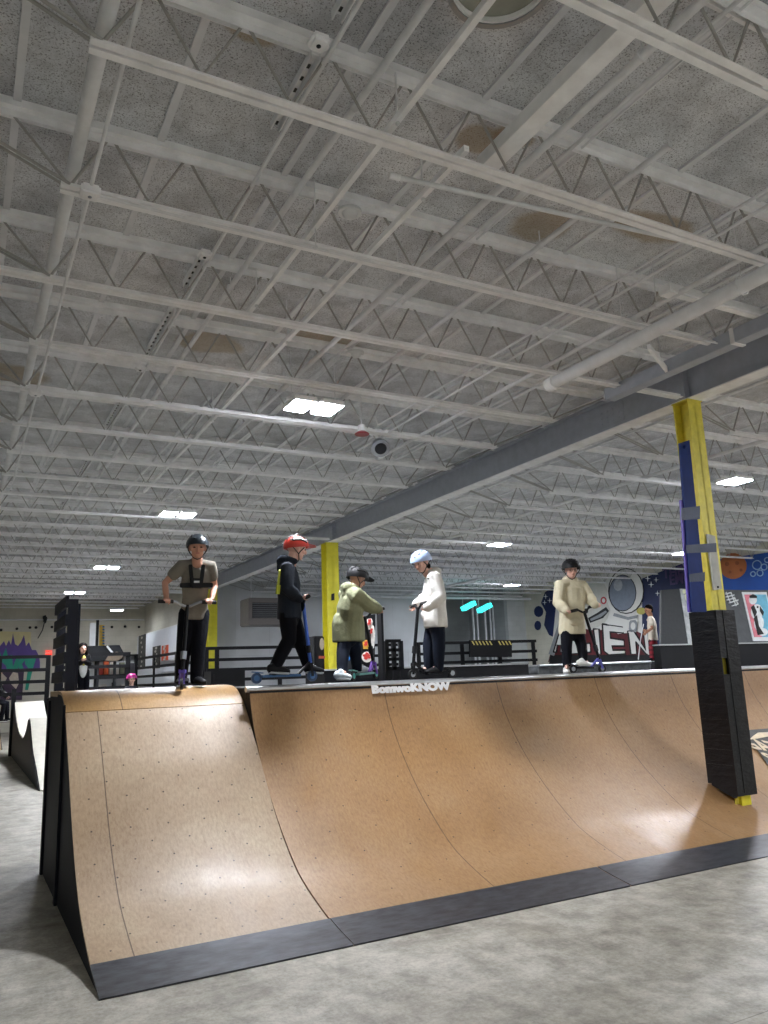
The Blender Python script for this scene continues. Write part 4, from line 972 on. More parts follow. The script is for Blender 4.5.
def helmet(t, c, f, s, mt, style='skate', strapm=None, mats2=None):
    r, f, u = frame(f); R = (.107*s, .126*s, .11*s); cc = c + u*.018*s
    vs = []; fs = []; nu, nv = 28, 10
    def lim(a):   # az: 0 = front
        return radians(84 + 26*(0.5-0.5*cos(a)) )
    for lay in (1.0, .9):
        for j in range(nv+1):
            for i in range(nu):
                a = 2*pi*i/nu; th = lim(a)*j/nv
                vs.append(cc + r*(R[0]*lay*sin(th)*sin(a)) + f*(R[1]*lay*sin(th)*cos(a)) + u*(R[2]*lay*cos(th)))
    N = (nv+1)*nu
    for L in (0, 1):
        for j in range(nv):
            for i in range(nu):
                i2 = (i+1) % nu; q = (L*N+j*nu+i, L*N+j*nu+i2, L*N+(j+1)*nu+i2, L*N+(j+1)*nu+i); fs.append(q)
    for i in range(nu): i2 = (i+1) % nu; fs.append((nv*nu+i, nv*nu+i2, N+nv*nu+i2, N+nv*nu+i))
    h = part('helmet', MB().add(vs, fs), mt, t, True)
    vm = MB()
    def sp_(az, th, k=1.0): return cc + r*(R[0]*k*sin(th)*sin(az)) + f*(R[1]*k*sin(th)*cos(az)) + u*(R[2]*k*cos(th))
    if style == 'skate':
        for az, th in ((.35, .95), (-.35, .95), (.9, .75), (-.9, .75), (2.4, .8), (-2.4, .8), (1.6, .5), (-1.6, .5)): vm.ell(sp_(az, th), (.011*s, .011*s, .006*s), r, f, u, 10, 6)
    else:
        for az in (-.5, -.17, .17, .5): vm.sweep([sp_(az, .95, 1.0), sp_(az*1.3, .55, 1.01), sp_(az*2, .2, 1.0)], .009*s, 6)
        for az in (2.2, 2.8, -2.2, -2.8): vm.sweep([sp_(az, 1.1, 1.0), sp_(az, .7, 1.01), sp_(az, .35, 1.0)], .010*s, 6)
        for q in (-1, 1): vm.sweep([sp_(q*.9, 1.15), sp_(q*1.5, 1.0, 1.01), sp_(q*2.1, 1.15)], .009*s, 6)
        vz = [sp_(a, 1.22, k) for k in (.98,) for a in (-.95, -.5, 0, .5, .95)] + [sp_(a, 1.28, 1.0) + f*.075*s for a in (.7, .35, 0, -.35, -.7)]
        part('visor', MB().prism(vz, -u*.006*s), mats2 or mt, h)
    part('vent', vm, m_rub, h, True)
    sm = strapm or m_rub; stp = MB()
    for q in (-1, 1):
        jaw = c - u*.055*s + r*q*.066*s + f*.01*s
        stp.sweep([cc + r*q*.09*s + f*.05*s - u*.012*s, c + r*q*.083*s + f*.02*s - u*.03*s, jaw], [.006*s, .005*s, .005*s], 5)
        stp.sweep([cc + r*q*.088*s - f*.06*s - u*.02*s, jaw], .005*s, 5)
        stp.sweep([jaw, c - u*.1*s + r*q*.03*s + f*.03*s, c - u*.112*s + f*.035*s], .005*s, 5)
    part('strap', stp, sm, h)
    return h
def shoe(t, heel, toe, m, sole, s=1.05):
    heel, toe = V(heel), V(toe); d = (toe-heel).normalized(); L = (toe-heel).length
    up = V((0,0,1)); mb = MB()
    mb.sweep([heel + d*.03*s + up*.05*s, heel.lerp(toe, .45) + up*.045*s, toe - d*.03*s + up*.032*s], [(.037*s, .042*s), (.041*s, .036*s), (.036*s, .022*s)], 14, up=up)
    mb.sweep([heel + d*.055*s + up*.045*s, heel + d*.06*s + up*.075*s], [.034*s, .033*s], 12)
    o = part('shoe', remesh(mb, .006, 3), m, t, True)
    sm = MB().sweep([heel + d*.028*s + up*.012*s, heel.lerp(toe, .5) + up*.011*s, toe - d*.032*s + up*.012*s], [(.04*s, .012*s), (.043*s, .011*s), (.038*s, .012*s)], 12, up=up)
    part('sole', sm, sole, o, True)
    lc = MB()
    for k in range(4):
        c_ = heel.lerp(toe, .42+.1*k) + up*(.085-.012*k)*s; sd = d.cross(up).normalized(); lc.sweep([c_ - sd*.02*s, c_ + up*.004, c_ + sd*.02*s], .003*s, 5)
    part('laces', lc, sole, o)
def person(lab, J, f, skin, s=1.0, top=None, legs=None, short=False, loc=None, hood=True, topkw={}):
    """J: joints in world space"""
    t = thing('person', lab, 'person', loc or (J['hipL'] + J['hipR'])/2)
    mb = MB(); hc = J['head']; r, ff, u = frame(f)
    head_mb(mb, hc, J.get('look', f), s)
    neck = J['neck']; sh = (J['shL'] + J['shR'])/2; hp = (J['hipL'] + J['hipR'])/2
    wdir = (J['shL'] - J['shR']).normalized()
    mb.sweep([hc - V((0,0,.06*s)), neck, sh], [.045*s, .05*s, .06*s], 12)
    hw = (J['shL'] - J['shR']).length/2
    dep = .078*s
    upv = wdir.cross(V((0,0,1))).normalized()
    def trunk(m, k, a=0, ext=0):
        m.sweep([sh + V((0,0,.03*s)), sh - V((0,0,.035*s)), sh.lerp(hp, .35), sh.lerp(hp, .65), hp, hp - V((0,0,ext))], [(hw*.5+k*.5, dep*.6+k*.5), (hw*.85+k*.7, dep*.9+k*.8), (hw*.88+k, dep*1.1+k), (hw*.74+k, dep*1.0+k), (hw*.84+k, dep*1.15+k), (hw*.84+k, dep*1.1+k)], 18, up=upv, fb=ext > 0)
    trunk(mb, -.008*s)
    for q in ('L', 'R'):
        mb.sweep([sh.lerp(J['sh'+q], .6), J['sh'+q], J['sh'+q].lerp(J['el'+q], .5), J['el'+q], J['el'+q].lerp(J['wr'+q], .5), J['wr'+q]], [.045*s, .046*s, .039*s, .032*s, .03*s, .022*s], 12)
        g, bar = J['grip'+q]; grip_hand(mb, J['wr'+q], g, bar, s*.92)
        mb.sweep([J['hip'+q], J['hip'+q].lerp(J['kn'+q], .5), J['kn'+q], J['kn'+q].lerp(J['an'+q], .35), J['an'+q]], [.066*s, .064*s, .05*s, .046*s, .034*s], 12)
        tq = J['an'+q].lerp(J['toe'+q], .45); mb.sweep([J['an'+q], J['an'+q].lerp(tq, .3) - V((0,0,.01*s)), tq + V((0,0,.005*s))], [.03*s, .03*s, .02*s], 10)
    part('body', remesh(mb, .0065*s, 3), skin, t, True)
    face_parts(t, hc, J.get('look', f), s)
    # trousers
    lm = MB(); lk = .018*s if not short else .012*s
    lm.sweep([hp + V((0,0,.05*s)), hp - V((0,0,.07*s))], [(hw*.82, dep*1.14), (hw*.83, dep*1.1)], 16, up=upv)
    for q in ('L', 'R'):
        lm.sweep([J['hip'+q].lerp(J['kn'+q], .05), J['hip'+q].lerp(J['kn'+q], .5), J['kn'+q], J['kn'+q].lerp(J['an'+q], .5), J['an'+q] - V((0,0,.02*s))], [.08*s+lk*.2, .073*s+lk*.4, .064*s+lk*.4, .058*s+lk*.4, .048*s+lk*.4], 14)
    part('trousers', remesh(lm, .009*s, 4), legs, t, True)
    tm = MB(); k = topkw.get('k', .022)*s; ext = topkw.get('ext', .10)*s
    trunk(tm, k, 0, ext)
    sl = topkw.get('sleeve', 1.0)
    for q in ('L', 'R'):
        pts = [sh.lerp(J['sh'+q], .55), J['sh'+q], J['sh'+q].lerp(J['el'+q], .5)]
        rd = [.052*s+k*.6, .052*s+k*.7, .046*s+k*.7]
        if sl > .9:
            pts += [J['el'+q], J['el'+q].lerp(J['wr'+q], .6), J['wr'+q]]; rd += [.044*s+k*.7, .04*s+k*.7, .03*s+k*.4]
        tm.sweep(pts, rd, 12)
    if 'hem' in topkw: tm.sweep([hp + V((0,0,.10)), hp - V((0,0,.0)), hp - V((0,0,topkw['ext']))], [topkw['hem']]*3, 18, fb=True)
    if hood:
        bk_ = -ff; neck0 = neck; neck = neck + u*.022*s
        tm.sweep([neck + r*.05*s + ff*.03*s - u*.03*s, neck + r*.06*s + bk_*.05*s - u*.02*s, neck + bk_*.09*s - u*.035*s, neck - r*.06*s + bk_*.05*s - u*.02*s, neck - r*.05*s + ff*.03*s - u*.03*s], [.03*s, .042*s, .055*s, .042*s, .03*s], 12)
        tm.sweep([neck + bk_*.07*s - u*.02*s, neck + bk_*.10*s - u*.10*s], [(.095*s, .06*s), (.06*s, .035*s)], 12, up=ff)
    else:
        tm.sweep([neck - u*.035*s, neck - u*.07*s], [.062*s, .09*s], 12)
    to = part('hoodie' if hood else 'shirt', remesh(tm, .009*s, 3), top, t, True)
    if hood:
        for q in ('L', 'R'):
            d = (J['wr'+q]-J['el'+q]).normalized(); cf = MB().sweep([J['wr'+q] - d*.03*s, J['wr'+q] + d*.01*s], [.036*s+k*.4]*2, 12, True)
            part('cuff', cf, top, to, True)
        pk = sh.lerp(hp, .85) + ff*(dep*1.12 + k)
        part('front_pocket', MB().ell(pk, (.1*s, .014*s, .055*s), r, ff, u, 16, 8), top, to, True)
    return t, to

def scooter(lab, back, front, bartop, bardir, cols, s=1.0, barw=.52, name='kick_scooter', ybar=None):
    """back/front wheel centres, top of stem, handlebar direction"""
    back, front, bartop, bd_ = V(back), V(front), V(bartop), V(bardir).normalized()
    t = thing(name, lab, 'scooter', (back+front)/2 - V((0, 0, .05)))
    d = (front-back); d.z = 0; d.normalize(); side = d.cross(V((0,0,1))).normalized()
    rw = .05*s
    for c_ in (back, front):
        w = part('wheel', MB().sweep([c_ - side*.012, c_ + side*.012], rw, 20, True, flat=True), cols['wheel'], t, True)
        part('hub', MB().sweep([c_ - side*.014, c_ + side*.014], rw*.55, 14, True, flat=True), cols.get('hub', m_alu), w, True)
    head = front + (bartop-front).normalized()*.17*s
    dk = MB().bar(back + d*.04 + V((0,0,.015)), front - d*.13 + V((0,0,.012)), .11*s, .022, (0,0,1))
    dko = part('deck', dk, cols['deck'], t, bevel=.004)
    part('grip_tape', MB().bar(back + d*.1 + V((0,0,.0275)), front - d*.15 + V((0,0,.0255)), .1*s, .003), m_rub, dko)
    part('brake', MB().bar(back + V((0,0,rw+.008)) - d*.04, back + d*.06 + V((0,0,rw-.005)), .05, .008), cols['deck'], t)
    fk = MB().bar(front - d*.15 + V((0,0,.012)), head - (bartop-front).normalized()*.03, .03, .02)
    for q in (-1, 1): fk.bar(front + side*q*.02, head - (bartop-front).normalized()*.06 + side*q*.02, .022, .012, side)
    fk.bar(head - (bartop-front).normalized()*.075, head - (bartop-front).normalized()*.045, .06, .03)
    part('fork', fk, cols['fork'], t)
    part('stem', MB().sweep([head - (bartop-front).normalized()*.05, bartop], .0175, 12, True, flat=True), cols['stem'], t, True)
    part('clamp', MB().sweep([head + (bartop-front).normalized()*.05, head + (bartop-front).normalized()*.12], .027, 12, True, flat=True), cols.get('clamp', m_dark), t, True)
    sd = (bartop-front).normalized(); hw = barw/2
    bar = MB().sweep([bartop - bd_*hw + sd*.03, bartop - bd_*hw*.45 + sd*.03, bartop - bd_*.03 - sd*.01, bartop + bd_*.03 - sd*.01, bartop + bd_*hw*.45 + sd*.03, bartop + bd_*hw + sd*.03], .0125, 10, True, flat=True)
    b = part('handlebar', bar, cols['bar'], t, True)
    for q in (-1, 1): part('grip', MB().sweep([bartop + bd_*q*(hw-.12) + sd*.03, bartop + bd_*q*(hw+.015) + sd*.03], .018, 10, True, flat=True), cols.get('grip', m_rub), b, True)
    return t, (bartop - bd_*(hw-.06) + sd*.03, bartop + bd_*(hw-.06) + sd*.03)

def knit(name, c, bs=14): return mat(name, c, .85, var=.14, vs=7, bmp=.9, bs=bs, spec=.15)
m_jean = knit('black_trousers', '0d0f16')
m_navy_p = knit('navy_trousers', '141a26')
# --- rider 1, facing the camera
z1 = 1.607
sc1, g1 = scooter('black scooter with purple fork held by the rider in the grey T-shirt', (1.86, 7.52, 1.655), P(181.5, 686.5, 7.14) + V((0, 0, .022)), P(187.4, 605, 7.22), (P(217, 605, 7.18) - P(159, 604, 7.2)),
    dict(wheel=m_rub, deck=m_black, fork=m_purple, stem=m_black, bar=m_alu, clamp=m_alu), barw=.50)
f1 = V((-.22, -1, -.12))
J = dict(head=P(197.5, 547.5, 7.2), look=f1, neck=P(196.5, 562, 7.3), shL=P(210.5, 566, 7.3), shR=P(182, 566, 7.3), elL=P(214.5, 586, 7.36), elR=P(165, 583, 7.36),
    wrL=P(211.5, 600.0, 7.24), wrR=P(166.5, 599.5, 7.26), gripL=(g1[1], g1[1]-g1[0]), gripR=(g1[0], g1[1]-g1[0]), hipL=P(201, 612, 7.45), hipR=P(187.5, 612, 7.45),
    knL=P(198.5, 645, 7.42), knR=P(184, 643, 7.46), anL=P(196, 676.5, 7.42), anR=P(181.5, 674, 7.62), toeL=P(198.5, 688, 7.2), toeR=P(181, 681, 7.5))
J['anL'].z = z1+.075; J['anR'].z = z1+.1
J['toeL'] = J['anL'] + V((.03, -.17, -.045)); J['toeR'] = J['anR'] + V((-.02, -.16, -.045))
t1, s1 = person('rider in grey T-shirt, dark helmet and chest rig leaning on a scooter atop the roll-in', J, f1, m_skin, 1.0, knit('grey_tshirt', '77736a'), m_jean, hood=False, topkw=dict(sleeve=.5, k=.017, ext=.08), loc=(1.9, 7.4, z1))
helmet(t1, J['head'], f1, 1.0, mat('slate_helmet', '232c33', .35), 'skate')
vst = MB(); r_, f_, u_ = frame((-.22, -1, 0)); chc = (J['shL']+J['shR'])/2
hc_ = chc - V((0,0,.12)) + f_*.10
vst.bar(hc_ + r_*.06 + u_*.12, hc_ + r_*.04 - u_*.06, .035, .02, f_).bar(hc_ - r_*.06 + u_*.12, hc_ - r_*.04 - u_*.06, .035, .02, f_)
vst.bar(hc_ - r_*.15 - u_*.07 - f_*.03, hc_ + r_*.15 - u_*.07 - f_*.03, .03, .045, u_); vst.box(hc_ - V((.05, .02, .1)), hc_ + V((.05, .02, -.01)))
part('chest_rig', vst, m_black, t1, bevel=.006, label='black chest harness')
part('harness_badge', MB().bar(hc_ - r_*.025 - u_*.045 + f_*.03, hc_ + r_*.025 - u_*.045 + f_*.03, .006, .018, u_), m_white_p, t1)
for a_, b_ in (('anL', 'toeL'), ('anR', 'toeR')):
    h_ = J[a_].copy(); h_.z = (z1 if a_ == 'anL' else z1+.035)+.002; d_ = (J[b_]-J[a_]); d_.z = 0; d_.normalize(); shoe(t1, h_ - d_*.06, h_ + d_*.19, m_black, m_dark)

def fit_person(lab, name, j, Y, f, look, skin, top, legs, shoes, g, zf, loc, topkw={}, s=1.0, hood=True):
    pass
# --- rider 2, red helmet, side on
ZD = 1.578
sc2, g2 = scooter('blue scooter under the rider with the red helmet', P(256.5, 678.3, 7.05), P(312, 676.0, 7.05), P(303, 602, 7.05), (.15, 1, 0),
    dict(wheel=mat('blue_wheel', '1d3f66', .3), hub=mat('blue_hub', '3a6ea5', .3), deck=mat('blue_deck', '2c5f8f', .4), fork=m_black, stem=mat('blue_stem', '2a5cc0', .4), bar=m_black), barw=.46)
f2 = V((1, .05, 0))
J = dict(head=P(296, 549, 7.07), look=V((1, -.05, -.12)), neck=P(290, 561, 7.08), shL=P(289.5, 569, 7.24), shR=P(287, 569, 6.92), elL=P(288, 590, 7.36), elR=P(287.5, 588.5, 6.86),
    wrL=P(300, 598, 7.26), wrR=P(298, 597.5, 6.9), gripL=(g2[1], g2[1]-g2[0]), gripR=(g2[0], g2[1]-g2[0]), hipL=P(291, 613, 7.16), hipR=P(287.5, 613, 7.0),
    knL=P(300, 641, 7.16), knR=P(289, 640, 7.0), anL=P(309, 666, 7.14), anR=P(273.5, 668, 7.02), toeL=P(320, 671, 7.14), toeR=P(289, 672, 7.02))
t2, s2 = person('rider in black hoodie and red and white helmet, pushing a blue scooter to the right', J, f2, m_skin2, 1.0, knit('charcoal_hoodie', '20262f'), knit('black_joggers', '090b12'), topkw=dict(k=.03, ext=.06), loc=(2.7, 7.05, ZD))
helmet(t2, J['head'], J['look'], 1.03, mat('red_helmet', 'c4392c', .35), 'mtb', mats2=mat('red_helmet', 'c4392c'))
stp = MB(); r_, f_, u_ = frame(J['look']); cc = J['head'] + u_*.03
for q in (-1, 1): stp.sweep([cc + r_*q*.05 + f_*.09 + u_*.05, cc + r_*q*.085 + f_*.02 + u_*.055, cc + r_*q*.07 - f_*.08 + u_*.04], [.01, .013, .01], 6)
stp.sweep([cc + f_*.1 + u_*.06, cc + u_*.112, cc - f_*.09 + u_*.06], [.008, .014, .01], 6)
part('helmet_panel', stp, m_white_p, t2, True, 'white helmet flashes')
part('lanyard', MB().bar(P(279.5, 570, 6.88), P(277.5, 594, 6.98), .02, .012).bar(P(278.5, 585, 6.9), P(277.5, 594, 6.92), .035, .02), mat('neon_lanyard', 'b8c23a', .5), t2, label='neon yellow lanyard')
shoe(t2, P(267.5, 674, 7.0), P(291, 675, 7.0), m_black, m_white_p); shoe(t2, P(304, 673.5, 7.12), P(325, 674.5, 7.12), m_black, m_white_p)

# --- rider 3, olive hoodie
sc3, g3 = scooter('teal and purple scooter held by the rider in the olive hoodie', P(353, 676, 7.1), P(375.5, 674, 7.4), P(364.5, 616.5, 7.35), (P(381, 611, 7.3) - P(349, 620, 7.5)),
    dict(wheel=m_rub, hub=mat('teal_hub', '5fc3bb', .3), deck=mat('teal_deck', '7fb9b4', .4), fork=mat('purple_fork', '7a3fc0', .4), stem=m_black, bar=m_black), barw=.42)
f3 = V((.9, .45, 0))
gR = P(380, 611, 7.25); 
J = dict(head=P(357, 579, 7.2), look=V((1, .15, -.35)), neck=P(351.5, 588, 7.2), shL=P(346, 594, 7.36), shR=P(356, 595, 7.02), elL=P(349, 611, 7.52), elR=P(368.5, 605, 7.1),
    wrL=P(357, 618, 7.5), wrR=P(377, 608.5, 7.2), gripL=(P(360.5, 617.5, 7.45), g3[1]-g3[0]), gripR=(gR, g3[1]-g3[0]), hipL=P(351, 631, 7.3), hipR=P(346, 635, 7.24),
    knL=P(355, 650, 7.32), knR=P(343, 652, 7.2), anL=P(357, 667, 7.34), anR=P(342, 671, 7.12), toeL=P(365, 671, 7.3), toeR=P(348, 676, 7.0))
t3, s3 = person('rider in olive hoodie and black helmet, bending over a teal and purple scooter', J, f3, m_skin, .95, knit('olive_hoodie', '8a8d70'), m_navy_p, topkw=dict(k=.052, ext=.09, hem=.168), loc=(3.5, 7.2, ZD))
helmet(t3, J['head'], J['look'], 1.0, mat('matte_black_helmet', '0c0d10', .6, spec=.25), 'mtb')
shoe(t3, P(354.5, 673.5, 7.32), P(371.5, 674, 7.42), mat('pale_trainer', 'c9d3d8', .5, var=.2, vs=30), m_white_p); shoe(t3, P(334.5, 680.5, 7.1), P(353, 680.5, 7.05), mat('pale_trainer', 'c9d3d8'), m_white_p)
part('sleeve_logo', MB().ell(P(368, 600, 7.02), (.03, .01, .02), nu=10, nv=6), m_white_p, t3)

# --- rider 4, white hoodie facing left
sc4, g4 = scooter('black scooter under the rider in the white hoodie', P(452, 673, 7.0), P(412.5, 674.5, 7.0), P(418, 607.5, 7.0), (.15, 1, 0),
    dict(wheel=m_rub, deck=m_black, fork=m_black, stem=m_black, bar=m_black), barw=.40, s=.95)
f4 = V((-1, -.05, 0)); g4a = (P(412, 608.5, 7.16), g4[1]-g4[0]); g4b = (P(424, 608, 6.84), g4[1]-g4[0])
J = dict(head=P(421.5, 562, 7.0), look=V((-1, -.2, -.4)), neck=P(430, 572, 7.0), shL=P(434, 578, 6.86), shR=P(433, 577, 7.16), elL=P(440, 597, 6.8), elR=P(430, 595, 7.26),
    wrL=P(428.5, 606.5, 6.8), wrR=P(417.5, 603.5, 7.2), gripL=g4b, gripR=g4a, hipL=P(437, 622, 6.94), hipR=P(434, 621, 7.1),
    knL=P(439, 645, 6.93), knR=P(429, 645, 7.1), anL=P(438.5, 666, 6.95), anR=P(429, 667, 7.08), toeL=P(428, 672, 6.95), toeR=P(419, 672, 7.08))
t4, s4 = person('rider in white hoodie and pale blue helmet, facing left on a black scooter', J, f4, m_skin2, .95, knit('white_hoodie', 'd2d0ca'), m_navy_p, topkw=dict(k=.045, ext=.07), loc=(4.5, 7.0, ZD))
helmet(t4, J['head'], J['look'], 1.0, mat('pale_blue_helmet', 'a9bde0', .35), 'skate')
part('hair', MB().ell(J['head'] + V((.06, 0, -.045)), (.035, .06, .045)), m_hair, t4, True)
part('chest_logo', MB().ell(P(428, 578.5, 6.85), (.014, .005, .012), nu=8, nv=5), m_dark, t4)
shoe(t4, P(442.5, 674.8, 6.95), P(424, 675.5, 6.95), m_black, m_dark); shoe(t4, P(436, 673.5, 7.1), P(418.5, 674, 7.1), m_black, m_dark)

# --- rider 5, cream hoodie
sc5, g5 = scooter('dark scooter with purple fork held by the rider in the cream hoodie', P(573, 669, 7.0), P(602, 668.5, 6.93), P(584, 611, 7.0), (P(600, 604.6, 7.0) - P(565.5, 612.5, 6.95)),
    dict(wheel=m_rub, deck=m_black, fork=mat('violet_fork', '5a5aa8', .4), stem=m_black, bar=m_black), barw=.44, s=.9)
f5 = V((-.35, -1, 0)); lk5 = V((-.45, -1, -.22))
bdir = g5[1]-g5[0]
J = dict(head=P(571, 569.5, 7.08), look=lk5, neck=P(571, 579, 7.12), shL=P(582, 586, 7.1), shR=P(560.5, 585, 7.14), elL=P(588.5, 597, 7.06), elR=P(558.5, 603, 7.12),
    wrL=P(594, 604, 6.98), wrR=P(565.5, 610, 7.0), gripL=(P(598, 605.5, 6.98), bdir), gripR=(P(568, 612.2, 6.96), bdir), hipL=P(577, 629, 7.16), hipR=P(567, 629, 7.16),
    knL=P(581.5, 645, 7.1), knR=P(566.5, 646, 7.12), anL=P(583.5, 659, 7.05), anR=P(567, 665, 7.1), toeL=P(592, 668, 6.95), toeR=P(566, 672, 6.95))
t5, s5 = person('rider in cream hoodie, black helmet and glasses, with a scooter at right', J, f5, m_skin2, .9, knit('cream_hoodie', 'c9c1a6'), m_jean, topkw=dict(k=.05, ext=.07), loc=(6.2, 7.1, ZD))
helmet(t5, J['head'], lk5, 1.02, mat('matte_black_helmet', '15161a'), 'skate')
r_, f_, u_ = frame(lk5); gl = MB()
for q in (-1, 1):
    c_ = J['head'] + r_*q*.028 + f_*.088; gl.sweep([c_ + r_*.021*cos(a) + u_*.015*sin(a) for a in [2*pi*i/12 for i in range(13)]], .0025, 5, False)
    gl.sweep([c_ + r_*q*.02, J['head'] + r_*q*.07 + f_*.02], .0022, 5)
part('glasses', gl, m_rub, t5)
sh5 = mat('white_trainer', 'dddcd6', .5, var=.08)
shoe(t5, P(577, 667.8, 7.05), P(594.5, 668.3, 6.98), sh5, m_white_p); shoe(t5, P(567.5, 672.5, 7.18), P(566.5, 675.5, 6.98), sh5, m_white_p)

# --- kid in plaid trousers
Yk = 13.6
mp_, nt, b = newmat('red_black_plaid'); v = coords(nt, (9, 9, 9)); sep = nd(nt, 'ShaderNodeSeparateXYZ'); nt.links.new(v, sep.inputs[0])
q1 = mth(nt, 'LESS_THAN', mth(nt, 'FRACT', mth(nt, 'ADD', sep.outputs[0], sep.outputs[1])), .5); q2 = mth(nt, 'LESS_THAN', mth(nt, 'FRACT', sep.outputs[2]), .5)
cc = mix(nt, hx('8e2230'), hx('2a0d14'), mth(nt, 'MULTIPLY', mth(nt, 'ADD', q1, q2), .5)); nt.links.new(cc, b.inputs['Base Color']); b.inputs['Roughness'].default_value = .85
f6 = V((-1, .2, 0)); z6 = 1.735
J = dict(head=P(648.5, 610, Yk), look=V((-1, .2, -.1)), neck=P(650, 616.5, Yk), shL=P(650.5, 619.5, Yk-.16), shR=P(652, 619.5, Yk+.16), elL=P(652, 628, Yk-.2), elR=P(650, 628, Yk+.2),
    wrL=P(646, 633, Yk-.16), wrR=P(645.5, 632, Yk+.1), gripL=(P(644, 634, Yk-.12), V((.1,0,1))), gripR=(P(644.3, 630.5, Yk+.0), V((.1,0,1))), hipL=P(653, 637, Yk-.08), hipR=P(653, 637, Yk+.08),
    knL=P(651.5, 648, Yk-.08), knR=P(655, 648, Yk+.1), anL=P(652, 657.5, Yk-.08), anR=P(655.5, 658, Yk+.1), toeL=P(649, 660, Yk-.08), toeR=P(653, 660, Yk+.1))
t6, s6 = person('kid in white T-shirt and red plaid trousers standing before the mural', J, f6, m_skin3, 1.0, knit('white_tshirt', 'd8cfc0'), mp_, hood=False, topkw=dict(sleeve=.5, k=.025, ext=.08), loc=(14.4, Yk, z6))
hr = MB().ell(J['head'] + V((.015, 0, .055)), (.1, .09, .08)).ell(J['head'] + V((.055, 0, .0)), (.055, .078, .07))
part('hair', hr, m_hair, t6, True)
shoe(t6, P(654, 661, Yk-.08), P(648.5, 661, Yk-.08), m_black, m_dark); shoe(t6, P(657.5, 661, Yk+.1), P(652, 661, Yk+.1), m_black, m_dark)
solo('white_pole', MB().sweep([P(643.5, 624, Yk-.1), P(640.5, 640, Yk-.1), P(638.3, 659.5, Yk-.1)], .012, 8, True, flat=True), m_white_p, 'thin white pole held by the kid in plaid trousers', 'pole', smooth=True)

# --- woman at left in dark jacket
Yw = 20.0; f7 = V((.1, -1, -.1))
J = dict(head=P(83, 648.5, Yw-.05), look=f7, neck=P(83, 653.5, Yw), shL=P(87.2, 656, Yw), shR=P(79.3, 656, Yw), elL=P(88.7, 664, Yw-.03), elR=P(78.3, 664, Yw-.03),
    wrL=P(85.6, 661.5, Yw-.25), wrR=P(82.2, 661.5, Yw-.25), gripL=(P(84.8, 659.8, Yw-.28), V((0,0,1))), gripR=(P(83, 659.8, Yw-.28), V((0,0,1))), hipL=P(85.7, 671, Yw), hipR=P(81, 671, Yw),
    knL=P(86, 683, Yw), knR=P(81, 683, Yw), anL=P(86, 695, Yw), anR=P(81, 695, Yw), toeL=P(86.5, 697, Yw-.2), toeR=P(80.5, 697, Yw-.2))
t7, s7 = person('person with long black hair, dark jacket and yellow and white shirt behind the guard frame', J, f7, m_skin2, 1.08, m_black, m_jean, hood=False, topkw=dict(k=.03, ext=.1), loc=(2.6, Yw, 1.3))
hr = MB().ell(J['head'] + V((0, .025, .05)), (.105, .115, .095)).sweep([J['head'] + V((-.08, .02, 0)), J['head'] + V((-.1, .03, -.3))], [.045, .05]).sweep([J['head'] + V((.08, .02, 0)), J['head'] + V((.1, .03, -.3))], [.045, .05])
part('hair', hr, m_hair, t7, True)
ch = (J['shL']+J['shR'])/2
part('undershirt', MB().ell(ch + V((0, -.10, -.27)), (.09, .05, .24)), m_white_p, t7, True); part('scarf', MB().ell(ch + V((0, -.125, -.12)), (.055, .05, .13)), mat('scarf_yellow', 'c9c04a', .7), t7, True)
for q in ('L', 'R'):
    h_ = J['an'+q].copy(); shoe(t7, h_ + V((0, .06, -.08)), h_ + V((0, -.19, -.08)), m_black, m_dark)
zfw = J['anL'].z-.085
solo('step_platform', MB().box((2.0, 19.4, 0), (3.4, 21.4, zfw)).box((1.98, 19.38, zfw-.03), (3.42, 21.42, zfw)), m_dark, 'dark platform under the person with long black hair', 'platform')

# --- kid with pink helmet, mostly hidden
Yp = 19.0; f8 = V((.1, -1, 0))
J = dict(head=P(131.7, 679.5, Yp), look=f8, neck=P(131.7, 685.5, Yp), shL=P(136, 688, Yp), shR=P(127.3, 688, Yp), elL=P(137, 695, Yp), elR=P(126.5, 695, Yp), wrL=P(135, 700, Yp-.12), wrR=P(128.5, 700, Yp-.12),
    gripL=(P(134.5, 702, Yp-.18), V((1,0,0))), gripR=(P(129, 702, Yp-.18), V((1,0,0))), hipL=P(134, 703, Yp), hipR=P(129.5, 703, Yp), knL=P(134, 714, Yp), knR=P(129.5, 714, Yp), anL=P(134, 726, Yp), anR=P(129.5, 726, Yp), toeL=P(134, 728, Yp-.18), toeR=P(129.5, 728, Yp-.18))
t8, s8 = person('child in a glossy pink and purple helmet beyond the roll-in lip', J, f8, m_skin2, .95, knit('grey_top', '3a3c44'), m_jean, hood=False, topkw=dict(k=.02), loc=(3.5, Yp, .5))
helmet(t8, J['head'], f8, 1.15, mat('pink_helmet', 'c2418e', .25, var=.6, vs=14), 'skate')
zz_ = J['anL'].z-.09
for q in ('L', 'R'): shoe(t8, J['an'+q] + V((0, .06, -.085)), J['an'+q] + V((0, -.17, -.085)), m_black, m_white_p)
solo('step_platform', MB().box((3.5, 18.0, 0), (4.6, 19.6, zz_)).box((3.48, 17.98, zz_-.03), (4.62, 19.62, zz_)), m_dark, 'low dark platform under the child in the pink helmet', 'platform')

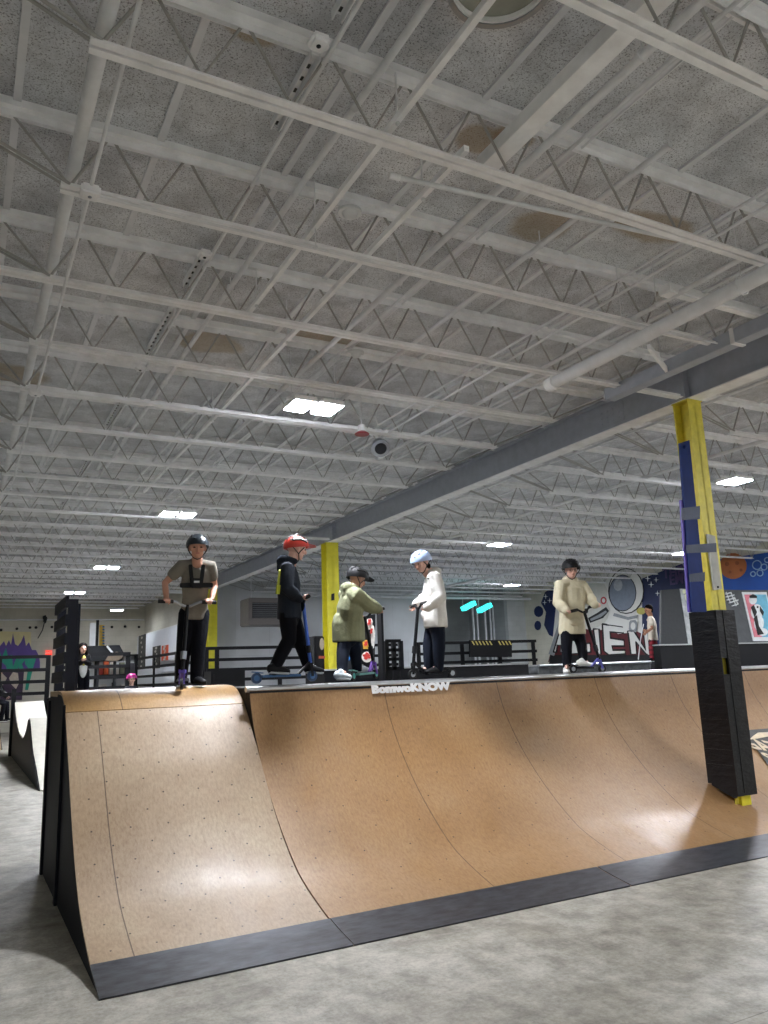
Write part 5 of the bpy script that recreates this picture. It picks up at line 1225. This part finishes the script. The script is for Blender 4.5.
# --- skater at the far left edge
Ys = 26.2; f9 = V((1, -.2, -.1)); zs_ = .52
a0_ = P(6.5, 718, Ys)
J = dict(head=P(-2, 672, Ys), look=f9, neck=P(-3, 679, Ys), shL=P(-1, 684, Ys+.15), shR=P(-3, 684, Ys-.15), elL=P(3, 692, Ys+.18), elR=P(2, 693, Ys-.18), wrL=P(8, 696, Ys+.12), wrR=P(6, 697, Ys-.1),
    gripL=(P(9, 697.5, Ys+.1), V((0,1,0))), gripR=(P(7.5, 698.5, Ys-.1), V((0,1,0))), hipL=P(-4, 701, Ys+.08), hipR=P(-5, 701, Ys-.08), knL=P(7, 703, Ys+.1), knR=P(4, 704, Ys-.1), anL=P(7, 718, Ys+.1), anR=P(1, 719, Ys-.1), toeL=P(10, 721, Ys+.1), toeR=P(5, 722, Ys-.1))
t9, s9 = person('crouching person in black at the far left edge on a skateboard', J, f9, m_skin2, 1.05, m_black, m_jean, hood=False, topkw=dict(k=.03), loc=(-.2, Ys, .5))
part('hair', MB().ell(J['head'] + V((-.02, 0, .04)), (.1, .1, .085)), m_hair, t9, True)
shoe(t9, J['anL'] + V((-.06, 0, -.085)), J['anL'] + V((.19, 0, -.085)), m_black, m_white_p); shoe(t9, J['anR'] + V((-.06, 0, -.085)), J['anR'] + V((.19, 0, -.085)), m_black, m_white_p)
bz = min(J['anL'].z, J['anR'].z)-.1; cx = (J['anL'].x+J['anR'].x)/2+.05
skb = thing('skateboard', 'black skateboard under the crouching person at far left', 'skateboard', (cx, Ys, bz-.09))
part('deck', MB().sweep([(cx-.42, Ys, bz+.04), (cx-.3, Ys, bz), (cx+.3, Ys, bz), (cx+.42, Ys, bz+.04)], [(.08, .006), (.1, .006), (.1, .006), (.08, .006)], 12, up=(0,0,1)), m_black, skb, True)
for q in (-.26, .26):
    for w_ in (-.08, .08): part('wheel', MB().sweep([(cx+q, Ys+w_-.015, bz-.05), (cx+q, Ys+w_+.015, bz-.05)], .028, 12, True, flat=True), m_white_p, skb, True)

# ------------------------------------------------------------------ world and view
w = bpy.data.worlds.new('world'); sc.world = w; w.use_nodes = True
w.node_tree.nodes['Background'].inputs[0].default_value = (.6, .65, .75, 1); w.node_tree.nodes['Background'].inputs[1].default_value = .02
sc.view_settings.view_transform = 'Standard'; sc.view_settings.look = 'None'; sc.view_settings.gamma = 1; sc.view_settings.use_curve_mapping = False
sc.view_settings.exposure = 0.78
try:
    sc.cycles.use_denoising = True; sc.cycles.max_bounces = 8; sc.cycles.diffuse_bounces = 5; sc.cycles.sample_clamp_indirect = 6; sc.cycles.use_light_tree = True
    sc.cycles.caustics_reflective = False; sc.cycles.caustics_refractive = False
except Exception: pass
